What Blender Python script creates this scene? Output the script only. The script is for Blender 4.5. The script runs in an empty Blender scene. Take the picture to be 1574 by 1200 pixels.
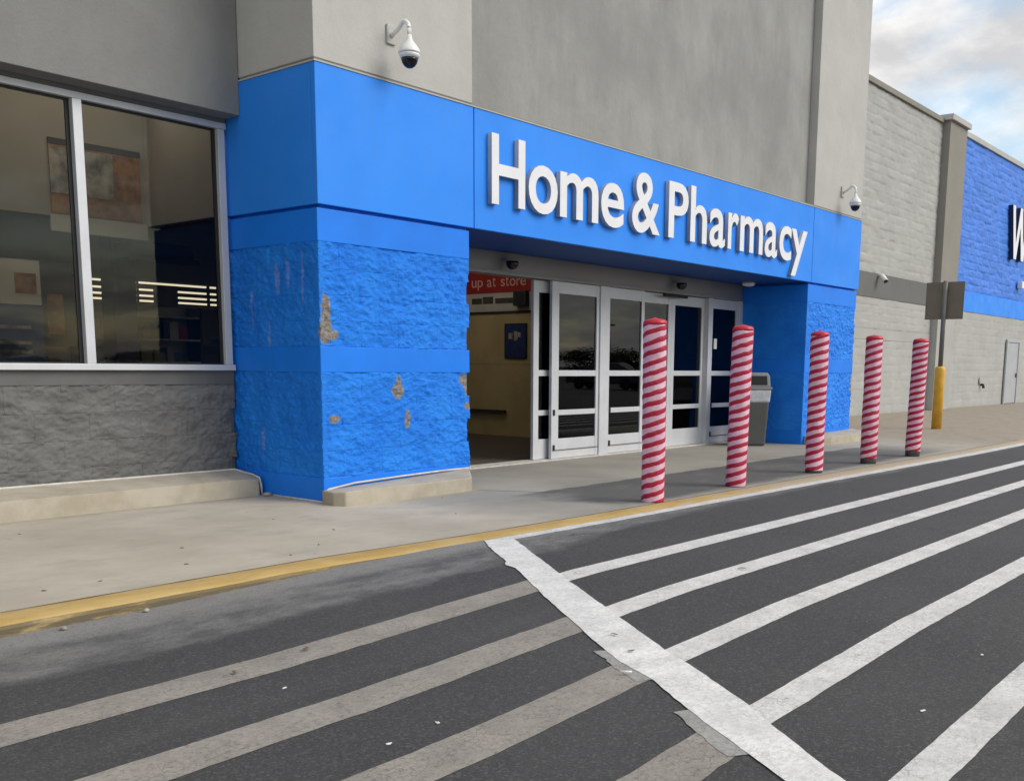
import bpy, bmesh, math, random
from mathutils import Vector, Matrix, noise, Euler
R = math.radians
random.seed(7)
S = bpy.context.scene
COL = S.collection

# ------------------------------------------------------------------ camera
cam = bpy.data.objects.new('camera', bpy.data.cameras.new('camera'))
COL.objects.link(cam)
fw = Vector((0.768556, 0.62148285, -0.15192347)); rt = Vector((0.62976301, -0.77674189, 0.00840143)); up = Vector((0.11278398, 0.10213275, 0.98835655))
cam.matrix_world = Matrix(((rt.x, up.x, -fw.x, -5.61494), (rt.y, up.y, -fw.y, -7.08949), (rt.z, up.z, -fw.z, 1.2), (0, 0, 0, 1)))
cam.data.sensor_width = 36; cam.data.lens = 1558.526 / 1574 * 36
cam.data.shift_x = (787 - 847.006) / 1574; cam.data.shift_y = (802.982 - 600) / 1574
cam.data.clip_start = 0.05; cam.data.clip_end = 3000
S.camera = cam

# ------------------------------------------------------------------ sky, sun, exposure
SUN_EL, SUN_AZ = R(36), R(152)          # azimuth clockwise from +Y: in front of the facade, to the right
W = bpy.data.worlds.new('World'); S.world = W; W.use_nodes = True
nt = W.node_tree; nt.nodes.clear()
def wn(t, **k):
    n = nt.nodes.new(t)
    for a, b in k.items(): setattr(n, a, b)
    return n
wl = nt.links.new
out = wn('ShaderNodeOutputWorld'); bg = wn('ShaderNodeBackground')
sky = wn('ShaderNodeTexSky', sky_type='NISHITA', sun_disc=False, sun_elevation=SUN_EL, sun_rotation=SUN_AZ, air_density=1.0, dust_density=0.7, ozone_density=1.0)
tc = wn('ShaderNodeTexCoord'); sep = wn('ShaderNodeSeparateXYZ'); wl(tc.outputs['Generated'], sep.inputs[0])
addz = wn('ShaderNodeMath', operation='ADD'); wl(sep.outputs[2], addz.inputs[0]); addz.inputs[1].default_value = 0.22
mx = wn('ShaderNodeMath', operation='MAXIMUM'); wl(addz.outputs[0], mx.inputs[0]); mx.inputs[1].default_value = 0.08
comb = wn('ShaderNodeCombineXYZ')
for i in (0, 1):
    d = wn('ShaderNodeMath', operation='DIVIDE'); wl(sep.outputs[i], d.inputs[0]); wl(mx.outputs[0], d.inputs[1]); wl(d.outputs[0], comb.inputs[i])
comb.inputs[2].default_value = 9.4
n1 = wn('ShaderNodeTexNoise'); n1.inputs['Scale'].default_value = 1.35; n1.inputs['Detail'].default_value = 7; n1.inputs['Roughness'].default_value = 0.58; n1.inputs['Distortion'].default_value = 0.35
wl(comb.outputs[0], n1.inputs['Vector'])
cov = wn('ShaderNodeMapRange', interpolation_type='SMOOTHSTEP'); wl(n1.outputs['Fac'], cov.inputs[0])
cov.inputs[1].default_value = 0.35; cov.inputs[2].default_value = 0.54
n2 = wn('ShaderNodeTexNoise'); n2.inputs['Scale'].default_value = 2.6; n2.inputs['Detail'].default_value = 6; n2.inputs['Roughness'].default_value = 0.6
wl(comb.outputs[0], n2.inputs['Vector'])
cr = wn('ShaderNodeValToRGB'); wl(n2.outputs['Fac'], cr.inputs[0])
cr.color_ramp.elements[0].position = 0.33; cr.color_ramp.elements[0].color = (0.47, 0.468, 0.475, 1)
cr.color_ramp.elements[1].position = 0.66; cr.color_ramp.elements[1].color = (0.88, 0.865, 0.835, 1)
skm = wn('ShaderNodeMixRGB', blend_type='MULTIPLY'); skm.inputs[0].default_value = 1; wl(sky.outputs[0], skm.inputs[1]); skm.inputs[2].default_value = (0.135, 0.142, 0.135, 1)
mixs = wn('ShaderNodeMixRGB'); wl(cov.outputs[0], mixs.inputs[0]); wl(skm.outputs[0], mixs.inputs[1]); wl(cr.outputs[0], mixs.inputs[2])
wl(mixs.outputs[0], bg.inputs[0]); bg.inputs[1].default_value = 1.0
wl(bg.outputs[0], out.inputs[0])

sl = bpy.data.lights.new('sun', 'SUN'); sl.energy = 1.5; sl.angle = R(34); sl.color = (1.0, 0.95, 0.88)
so = bpy.data.objects.new('sun', sl); COL.objects.link(so)
sd = Vector((math.sin(SUN_AZ) * math.cos(SUN_EL), math.cos(SUN_AZ) * math.cos(SUN_EL), math.sin(SUN_EL)))
so.rotation_euler = sd.to_track_quat('Z', 'Y').to_euler()

S.view_settings.view_transform = 'Standard'; S.view_settings.look = 'None'; S.view_settings.gamma = 1; S.view_settings.exposure = 0.5
S.render.engine = 'CYCLES'; S.cycles.max_bounces = 8; S.cycles.transparent_max_bounces = 16; S.cycles.sample_clamp_indirect = 3.0; S.cycles.caustics_reflective = False; S.cycles.caustics_refractive = False

# ------------------------------------------------------------------ material helpers
class NG:
    def __init__(s, name):
        s.m = bpy.data.materials.new(name); s.m.use_nodes = True; s.t = s.m.node_tree
        s.b = s.t.nodes['Principled BSDF']; s.o = s.t.nodes['Material Output']
        s.geo = s.n('ShaderNodeNewGeometry')
    def n(s, t, **k):
        x = s.t.nodes.new(t)
        for a, b in k.items(): setattr(x, a, b)
        return x
    def l(s, a, b): s.t.links.new(a, b)
    def pos(s, sc=(1, 1, 1), off=(0, 0, 0), coord='pos'):
        mp = s.n('ShaderNodeMapping'); mp.inputs['Scale'].default_value = sc; mp.inputs['Location'].default_value = off
        if coord == 'pos': s.l(s.geo.outputs['Position'], mp.inputs['Vector'])
        else:
            t = s.n('ShaderNodeTexCoord'); s.l(t.outputs['Object'], mp.inputs['Vector'])
        return mp.outputs[0]
    def noise(s, scale, det=4, rough=0.55, vec=None, dist=0.0):
        x = s.n('ShaderNodeTexNoise'); x.inputs['Scale'].default_value = scale; x.inputs['Detail'].default_value = det
        x.inputs['Roughness'].default_value = rough; x.inputs['Distortion'].default_value = dist
        s.l(vec if vec else s.pos(), x.inputs['Vector']); return x.outputs['Fac']
    def ramp(s, fac, a, b, va=0.0, vb=1.0, smooth=True):
        x = s.n('ShaderNodeMapRange'); x.interpolation_type = 'SMOOTHSTEP' if smooth else 'LINEAR'
        s.l(fac, x.inputs[0]); x.inputs[1].default_value = a; x.inputs[2].default_value = b; x.inputs[3].default_value = va; x.inputs[4].default_value = vb
        return x.outputs[0]
    def math(s, op, a, b=None):
        x = s.n('ShaderNodeMath', operation=op)
        for i, v in enumerate((a, b)):
            if v is None: continue
            if isinstance(v, (int, float)): x.inputs[i].default_value = v
            else: s.l(v, x.inputs[i])
        return x.outputs[0]
    def mix(s, fac, a, b, mode='MIX'):
        x = s.n('ShaderNodeMixRGB', blend_type=mode)
        for i, v in enumerate((fac, a, b)):
            if isinstance(v, (int, float)): x.inputs[i].default_value = v
            elif isinstance(v, (tuple, list)): x.inputs[i].default_value = (*v[:3], 1)
            else: s.l(v, x.inputs[i])
        return x.outputs[0]
    def col(s, c):
        if isinstance(c, (tuple, list)): s.b.inputs['Base Color'].default_value = (*c[:3], 1)
        else: s.l(c, s.b.inputs['Base Color'])
    def bump(s, h, strength=0.3, dist=0.01, prev=None):
        x = s.n('ShaderNodeBump'); x.inputs['Strength'].default_value = strength; x.inputs['Distance'].default_value = dist
        s.l(h, x.inputs['Height'])
        if prev: s.l(prev, x.inputs['Normal'])
        s.l(x.outputs[0], s.b.inputs['Normal']); return x.outputs[0]
    def rough(s, v):
        if isinstance(v, (int, float)): s.b.inputs['Roughness'].default_value = v
        else: s.l(v, s.b.inputs['Roughness'])
    def metal(s, v): s.b.inputs['Metallic'].default_value = v

def sc3(c, k): return tuple(x * k for x in c)
def mat(name, c, rough=0.7, var=0.12, vscale=3.0, bump=0.15, bscale=80, metal=0.0, c2=None, stretch=(1, 1, 1), bdist=0.004, spec=0.5):
    g = NG(name)
    f = g.noise(vscale, 5, 0.6, g.pos(stretch))
    f = g.ramp(f, 0.3, 0.7)
    g.col(g.mix(f, sc3(c, 1 - var), c2 if c2 else sc3(c, 1 + var)))
    g.rough(rough); g.metal(metal); g.b.inputs['Specular IOR Level'].default_value = spec
    if bump: g.bump(g.noise(bscale, 4, 0.6), bump, bdist)
    return g.m

BLUE = (0.018, 0.185, 0.80)
def ellipse(g, c, r, seed, rag=0.55, nsc=14):
    """mask of a ragged patch centred on c with radii r, in world space"""
    v = g.n('ShaderNodeVectorMath', operation='SUBTRACT'); g.l(g.geo.outputs['Position'], v.inputs[0]); v.inputs[1].default_value = c
    d = g.n('ShaderNodeVectorMath', operation='DIVIDE'); g.l(v.outputs[0], d.inputs[0]); d.inputs[1].default_value = r
    ln = g.n('ShaderNodeVectorMath', operation='LENGTH'); g.l(d.outputs[0], ln.inputs[0])
    nz = g.noise(nsc, 4, 0.65, g.pos((1, 1, 1), (seed, seed * 1.7, 0)))
    t = g.math('ADD', ln.outputs['Value'], g.math('MULTIPLY', g.math('SUBTRACT', nz, 0.5), rag * 2))
    return g.ramp(t, 1.05, 0.9)

def blue_block():
    g = NG('blue_masonry_paint')
    v = g.ramp(g.noise(2.2, 5, 0.6), 0.3, 0.7)
    base = g.mix(v, (0.008, 0.205, 0.85), (0.018, 0.275, 0.97))
    # faint pale scuffs in the paint
    sc = g.ramp(g.noise(9, 6, 0.7, g.pos((1, 1, 2.2))), 0.62, 0.78)
    base = g.mix(g.math('MULTIPLY', sc, 0.22), base, (0.25, 0.45, 0.95))
    m = None
    for i, (c, r) in enumerate([((0.085, 0.02, 1.66), (0.055, 0.06, 0.16)), ((0.075, 0.02, 1.50), (0.085, 0.06, 0.13)), ((0.15, 0.02, 1.46), (0.075, 0.06, 0.05)), ((0.90, 0.02, 0.97), (0.07, 0.2, 0.085)), ((0.915, 0.02, 1.05), (0.03, 0.2, 0.07)), ((1.02, 0.02, 0.70), (0.035, 0.2, 0.09)),
                                ((0.15, 0.02, 0.725), (0.06, 0.05, 0.04)), ((1.80, 0.02, 1.06), (0.09, 0.2, 0.055)), ((1.835, 0.02, 0.99), (0.05, 0.2, 0.09)), ((1.85, 0.02, 0.80), (0.06, 0.2, 0.04)), ((0.54, 0.02, 0.20), (0.12, 0.2, 0.02)),
                                ((11.42, 0.05, 1.32), (0.07, 0.25, 0.10)), ((11.44, 0.05, 0.95), (0.05, 0.25, 0.2))]):
        e = ellipse(g, c, r, i * 3.3, 0.62, 24)
        m = e if m is None else g.math('MAXIMUM', m, e)
    ch = g.mix(g.ramp(g.noise(30, 5, 0.7), 0.35, 0.65), (0.17, 0.15, 0.13), (0.36, 0.33, 0.30))
    base = g.mix(m, base, ch)
    s = None
    for i, (c, r) in enumerate([((0, 0.62, 1.97), (0.2, 0.035, 0.16)), ((0, 0.46, 2.0), (0.2, 0.022, 0.12)), ((0, 0.255, 1.93), (0.2, 0.016, 0.22)), ((0, 1.0, 1.72), (0.2, 0.02, 0.2)), ((0, 0.76, 1.36), (0.2, 0.02, 0.24)), ((0, 0.9, 0.5), (0.2, 0.03, 0.1))]):
        e = ellipse(g, c, r, 40 + i * 2.1, 0.9, 22)
        s = e if s is None else g.math('MAXIMUM', s, e)
    base = g.mix(g.math('MULTIPLY', s, 0.2), base, (0.60, 0.55, 0.68))
    g.col(base); g.rough(0.5); g.b.inputs['Specular IOR Level'].default_value = 0.3
    h = g.noise(34, 7, 0.7, g.pos((0.8, 0.8, 1.9)))
    g.bump(h, 0.8, 0.025)
    return g.m

def facade_stucco(name, c, var=0.08, streak=0.12):
    g = NG(name)
    a = g.ramp(g.noise(0.9, 6, 0.62), 0.3, 0.72)
    st = g.ramp(g.noise(2.6, 6, 0.6, g.pos((1.6, 1.6, 0.55))), 0.35, 0.75)
    col = g.mix(a, sc3(c, 1 - var), sc3(c, 1 + var))
    col = g.mix(g.math('MULTIPLY', st, streak), col, sc3(c, 0.62))
    g.col(col); g.rough(0.88); g.b.inputs['Specular IOR Level'].default_value = 0.25
    dr = g.ramp(g.noise(7, 6, 0.7, g.pos((2.2, 2.2, 0.12))), 0.60, 0.80)
    h = g.bump(g.noise(9, 8, 0.72), 0.35, 0.02)
    g.bump(g.noise(70, 4, 0.7), 0.4, 0.005, h)
    return g.m

def fascia_paint():
    g = NG('blue_fascia_paint')
    a = g.ramp(g.noise(0.8, 5, 0.6), 0.3, 0.7)
    col = g.mix(a, (0.020, 0.245, 0.88), (0.028, 0.275, 0.95))
    st = g.ramp(g.noise(5, 6, 0.65, g.pos((1.8, 1.8, 0.22))), 0.52, 0.78)
    col = g.mix(g.math('MULTIPLY', st, 0.26), col, (0.07, 0.22, 0.62))
    sp = g.ramp(g.noise(30, 6, 0.75), 0.66, 0.74)
    col = g.mix(g.math('MULTIPLY', sp, 0.25), col, (0.12, 0.30, 0.75))
    g.col(col); g.rough(g.ramp(g.noise(2.5, 4, 0.6), 0.3, 0.7, 0.45, 0.62)); g.b.inputs['Specular IOR Level'].default_value = 0.3
    h = g.bump(g.noise(1.7, 3, 0.5), 0.12, 0.03)
    g.bump(g.noise(140, 3, 0.6), 0.2, 0.002, h)
    return g.m

def asphalt():
    g = NG('asphalt')
    sp = g.n('ShaderNodeSeparateXYZ'); g.l(g.geo.outputs['Position'], sp.inputs[0])
    big = g.ramp(g.noise(0.55, 5, 0.6), 0.3, 0.7)
    fine = g.ramp(g.noise(85, 4, 0.75), 0.45, 0.68)
    dark = g.mix(big, (0.038, 0.038, 0.040), (0.053, 0.053, 0.054))
    dark = g.mix(g.math('MULTIPLY', fine, 0.55), dark, (0.10, 0.10, 0.10))
    light = g.mix(g.ramp(g.noise(4, 9, 0.78, g.pos((0.7, 1.1, 1))), 0.34, 0.66), (0.085, 0.085, 0.087), (0.20, 0.198, 0.192))
    nearkerb = g.ramp(g.math('ADD', sp.outputs[1], g.math('MULTIPLY', g.math('SUBTRACT', g.noise(3, 6, 0.7), 0.5), 0.25)), -2.60, -2.40)
    light = g.mix(g.math('MULTIPLY', nearkerb, 0.7), light, (0.27, 0.265, 0.255))
    # older, unsealed strip along the kerb: ragged edge of the newer seal coat
    e = g.math('ADD', sp.outputs[1], g.math('MULTIPLY', g.math('SUBTRACT', g.noise(1.7, 6, 0.62, g.pos((0.5, 1, 1))), 0.5), 0.55))
    w = g.ramp(sp.outputs[0], -1.0, 1.5, 0.0, 0.28)
    edge = g.ramp(g.math('SUBTRACT', e, w), -3.03, -2.86)
    far = g.ramp(sp.outputs[0], 8, 16, 1, 0.35)
    col = g.mix(g.math('MULTIPLY', edge, far), dark, light)
    tr = g.ramp(g.noise(1.2, 5, 0.6, g.pos((0.12, 1.4, 1))), 0.55, 0.8)
    col = g.mix(g.math('MULTIPLY', tr, 0.16), col, (0.16, 0.155, 0.15))
    vs_ = g.n('ShaderNodeTexVoronoi'); vs_.inputs['Scale'].default_value = 95; g.l(g.geo.outputs['Position'], vs_.inputs['Vector'])
    st = g.n('ShaderNodeSeparateXYZ'); g.l(vs_.outputs['Color'], st.inputs[0])
    col = g.mix(g.math('MULTIPLY', g.ramp(st.outputs[0], 0.72, 0.95), 0.26), col, (0.17, 0.165, 0.155))
    col = g.mix(g.math('MULTIPLY', g.ramp(st.outputs[1], 0.75, 0.95), 0.25), col, (0.018, 0.018, 0.018))
    oil = g.ramp(g.noise(1.9, 4, 0.6, g.pos(off=(4, 8, 0))), 0.66, 0.74)
    col = g.mix(g.math('MULTIPLY', oil, 0.35), col, (0.022, 0.022, 0.023))
    g.col(col); g.rough(0.85)
    h = g.bump(g.noise(110, 4, 0.75), 0.8, 0.006)
    g.bump(g.noise(7, 4, 0.6), 0.15, 0.02, h)
    return g.m

def paint(name, c, wear=0.5, under=(0.06, 0.06, 0.062), crack=0.5, rough=0.7):
    g = NG(name)
    v = g.ramp(g.noise(5, 6, 0.65), 0.3, 0.7)
    col = g.mix(v, sc3(c, 0.82), sc3(c, 1.05))
    vo = g.n('ShaderNodeTexVoronoi', feature='DISTANCE_TO_EDGE'); vo.inputs['Scale'].default_value = 26
    wv = g.n('ShaderNodeVectorMath', operation='ADD'); g.l(g.geo.outputs['Position'], wv.inputs[0])
    nn = g.n('ShaderNodeTexNoise'); nn.inputs['Scale'].default_value = 9; nn.inputs['Detail'].default_value = 3; g.l(g.geo.outputs['Position'], nn.inputs['Vector'])
    ns = g.n('ShaderNodeVectorMath', operation='SCALE'); g.l(nn.outputs['Color'], ns.inputs[0]); ns.inputs['Scale'].default_value = 0.10; g.l(ns.outputs[0], wv.inputs[1])
    g.l(wv.outputs[0], vo.inputs['Vector'])
    ck = g.ramp(vo.outputs['Distance'], 0.07, 0.0)
    ck = g.math('MULTIPLY', ck, g.ramp(g.noise(4.5, 5, 0.6, g.pos(off=(5, 2, 0))), 0.42, 0.62))
    col = g.mix(g.math('MULTIPLY', ck, crack), col, sc3(c, 0.3))
    wr = g.ramp(g.noise(46, 6, 0.75, g.pos((0.8, 1.2, 1))), 0.58 - 0.06 * wear, 0.70)
    col = g.mix(g.math('MULTIPLY', wr, wear), col, under)
    gr = g.ramp(g.noise(48, 5, 0.8, g.pos((0.7, 1, 1), (2, 7, 0))), 0.44, 0.60)
    col = g.mix(g.math('MULTIPLY', gr, 0.34), col, sc3(c, 0.45))
    dirt = g.ramp(g.noise(1.6, 5, 0.6, g.pos(off=(9, 1, 0))), 0.45, 0.75)
    col = g.mix(g.math('MULTIPLY', dirt, 0.28), col, sc3(c, 0.55))
    g.col(col); g.rough(rough)
    h = g.bump(g.noise(60, 5, 0.75), 0.6, 0.006)
    g.bump(ck, -0.4, 0.003, h)
    return g.m

def concrete():
    g = NG('sidewalk_concrete')
    sp = g.n('ShaderNodeSeparateXYZ'); g.l(g.geo.outputs['Position'], sp.inputs[0])
    a = g.ramp(g.noise(0.7, 6, 0.62), 0.3, 0.7)
    col = g.mix(a, (0.41, 0.365, 0.295), (0.53, 0.48, 0.40))
    b = g.ramp(g.noise(3.2, 7, 0.72, g.pos((0.6, 1, 1))), 0.45, 0.75)
    col = g.mix(g.math('MULTIPLY', b, 0.55), col, (0.31, 0.285, 0.245))
    # greyer, smoother pour in front of the doors
    px = g.math('MULTIPLY', g.ramp(sp.outputs[0], 0.1, 1.0), g.ramp(sp.outputs[0], 11.0, 9.2))
    px = g.math('MULTIPLY', px, 0.75)
    col = g.mix(px, col, g.mix(a, (0.25, 0.236, 0.205), (0.325, 0.31, 0.27)))
    wob = g.math('MULTIPLY', g.math('SUBTRACT', g.noise(2.2, 5, 0.6), 0.5), 0.22)
    yy = g.math('ADD', sp.outputs[1], wob); xx = g.math('ADD', sp.outputs[0], g.math('MULTIPLY', wob, 4))
    slab = g.math('MULTIPLY', g.math('MULTIPLY', g.ramp(yy, -0.82, -0.90), g.ramp(yy, -2.18, -1.95)), g.math('MULTIPLY', g.ramp(xx, 1.35, 2.0), g.ramp(xx, 11.2, 8.5)))
    col = g.mix(g.math('MULTIPLY', slab, 0.92), col, g.mix(b, (0.095, 0.094, 0.090), (0.14, 0.137, 0.13)))
    far = g.ramp(sp.outputs[0], 9.5, 13)
    col = g.mix(far, col, g.mix(b, (0.33, 0.285, 0.225), (0.24, 0.205, 0.165)))
    sp2 = g.ramp(g.noise(55, 3, 0.7), 0.68, 0.75)
    col = g.mix(g.math('MULTIPLY', sp2, 0.4), col, (0.14, 0.125, 0.10))
    gv = g.n('ShaderNodeTexVoronoi'); gv.inputs['Scale'].default_value = 2.3; g.l(g.geo.outputs['Position'], gv.inputs['Vector'])
    gum = g.ramp(g.math('ADD', gv.outputs['Distance'], g.math('MULTIPLY', g.noise(40, 2, 0.5), 0.03)), 0.062, 0.045)
    col = g.mix(g.math('MULTIPLY', gum, 0.45), col, (0.15, 0.14, 0.125))
    stn = g.ramp(g.noise(1.1, 8, 0.75, g.pos((0.8, 1.3, 1), (7, 3, 0))), 0.54, 0.70)
    col = g.mix(g.math('MULTIPLY', stn, 0.30), col, (0.235, 0.215, 0.185))
    foot = g.ramp(g.math('ADD', sp.outputs[1], g.math('MULTIPLY', g.noise(4, 6, 0.7), 0.3)), 0.85, 1.05)
    foot = g.math('MULTIPLY', foot, g.ramp(sp.outputs[0], 0.0, -0.1))
    col = g.mix(g.math('MULTIPLY', foot, 0.5), col, (0.21, 0.185, 0.14))
    g.col(col); g.rough(0.85); g.b.inputs['Specular IOR Level'].default_value = 0.3
    h = g.bump(g.noise(140, 3, 0.65), 0.3, 0.003)
    g.bump(g.noise(4, 5, 0.6), 0.12, 0.02, h)
    return g.m

def kerb_yellow():
    g = NG('kerb_paint')
    sp = g.n('ShaderNodeSeparateXYZ'); g.l(g.geo.outputs['Position'], sp.inputs[0])
    v = g.ramp(g.noise(4, 6, 0.65, g.pos((0.5, 1, 1))), 0.3, 0.7)
    col = g.mix(v, (0.42, 0.265, 0.065), (0.52, 0.37, 0.15))
    bare = (0.40, 0.33, 0.235)
    fade = g.ramp(sp.outputs[0], 0.3, 6.5, 0.0, 0.85)
    wr = g.ramp(g.math('ADD', g.noise(6, 6, 0.7, g.pos((0.35, 1.5, 1))), g.math('MULTIPLY', fade, 0.42)), 0.54, 0.76)
    col = g.mix(g.math('MULTIPLY', wr, 0.9), col, bare)
    col = g.mix(g.math('MULTIPLY', g.ramp(g.noise(14, 6, 0.7, g.pos((0.25, 1.6, 1), (3, 0, 0))), 0.52, 0.72), 0.5), col, (0.26, 0.19, 0.085))
    # grime on the kerb face
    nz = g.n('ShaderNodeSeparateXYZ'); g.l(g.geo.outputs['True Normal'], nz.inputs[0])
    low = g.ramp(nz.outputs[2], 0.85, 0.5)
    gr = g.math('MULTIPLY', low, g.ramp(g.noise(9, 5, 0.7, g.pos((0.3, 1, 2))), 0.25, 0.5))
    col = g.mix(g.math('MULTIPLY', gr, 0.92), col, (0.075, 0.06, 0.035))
    g.col(col); g.rough(0.75)
    g.bump(g.noise(60, 4, 0.7), 0.3, 0.006)
    return g.m

def glass(name, tint=(0.62, 0.63, 0.60), refl=1.0):
    g = NG(name); g.t.nodes.remove(g.b)
    tr = g.n('ShaderNodeBsdfTransparent'); tr.inputs[0].default_value = (*tint, 1)
    gl = g.n('ShaderNodeBsdfGlossy'); gl.inputs['Roughness'].default_value = 0.012; gl.inputs[0].default_value = (refl, refl, refl, 1)
    fr = g.n('ShaderNodeFresnel'); fr.inputs[0].default_value = 1.52
    w = g.n('ShaderNodeBump'); w.inputs['Strength'].default_value = 0.02; w.inputs['Distance'].default_value = 0.05
    g.l(g.noise(1.3, 2, 0.5), w.inputs['Height']); g.l(w.outputs[0], gl.inputs['Normal'])
    f2 = g.math('MULTIPLY', fr.outputs[0], 1.15)
    mx_ = g.n('ShaderNodeMixShader'); g.l(f2, mx_.inputs[0]); g.l(tr.outputs[0], mx_.inputs[1]); g.l(gl.outputs[0], mx_.inputs[2])
    g.l(mx_.outputs[0], g.o.inputs[0]); return g.m

def emit(name, c, s):
    g = NG(name); g.b.inputs['Emission Color'].default_value = (*c, 1); g.b.inputs['Emission Strength'].default_value = s; g.col(c); return g.m

def striped(name, ca, cb):
    g = NG(name)
    v = g.ramp(g.noise(6, 4, 0.6), 0.3, 0.7)
    sc = g.ramp(g.noise(22, 6, 0.75, g.pos((1, 1, 0.5))), 0.60, 0.72)
    g.col(g.mix(g.math('MULTIPLY', sc, 0.35), g.mix(v, ca, cb), sc3(ca, 0.45))); g.rough(0.55)
    g.bump(g.noise(16, 4, 0.6, g.pos((1, 1, 1.6), coord='obj')), 0.5, 0.015)
    return g.m

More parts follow.
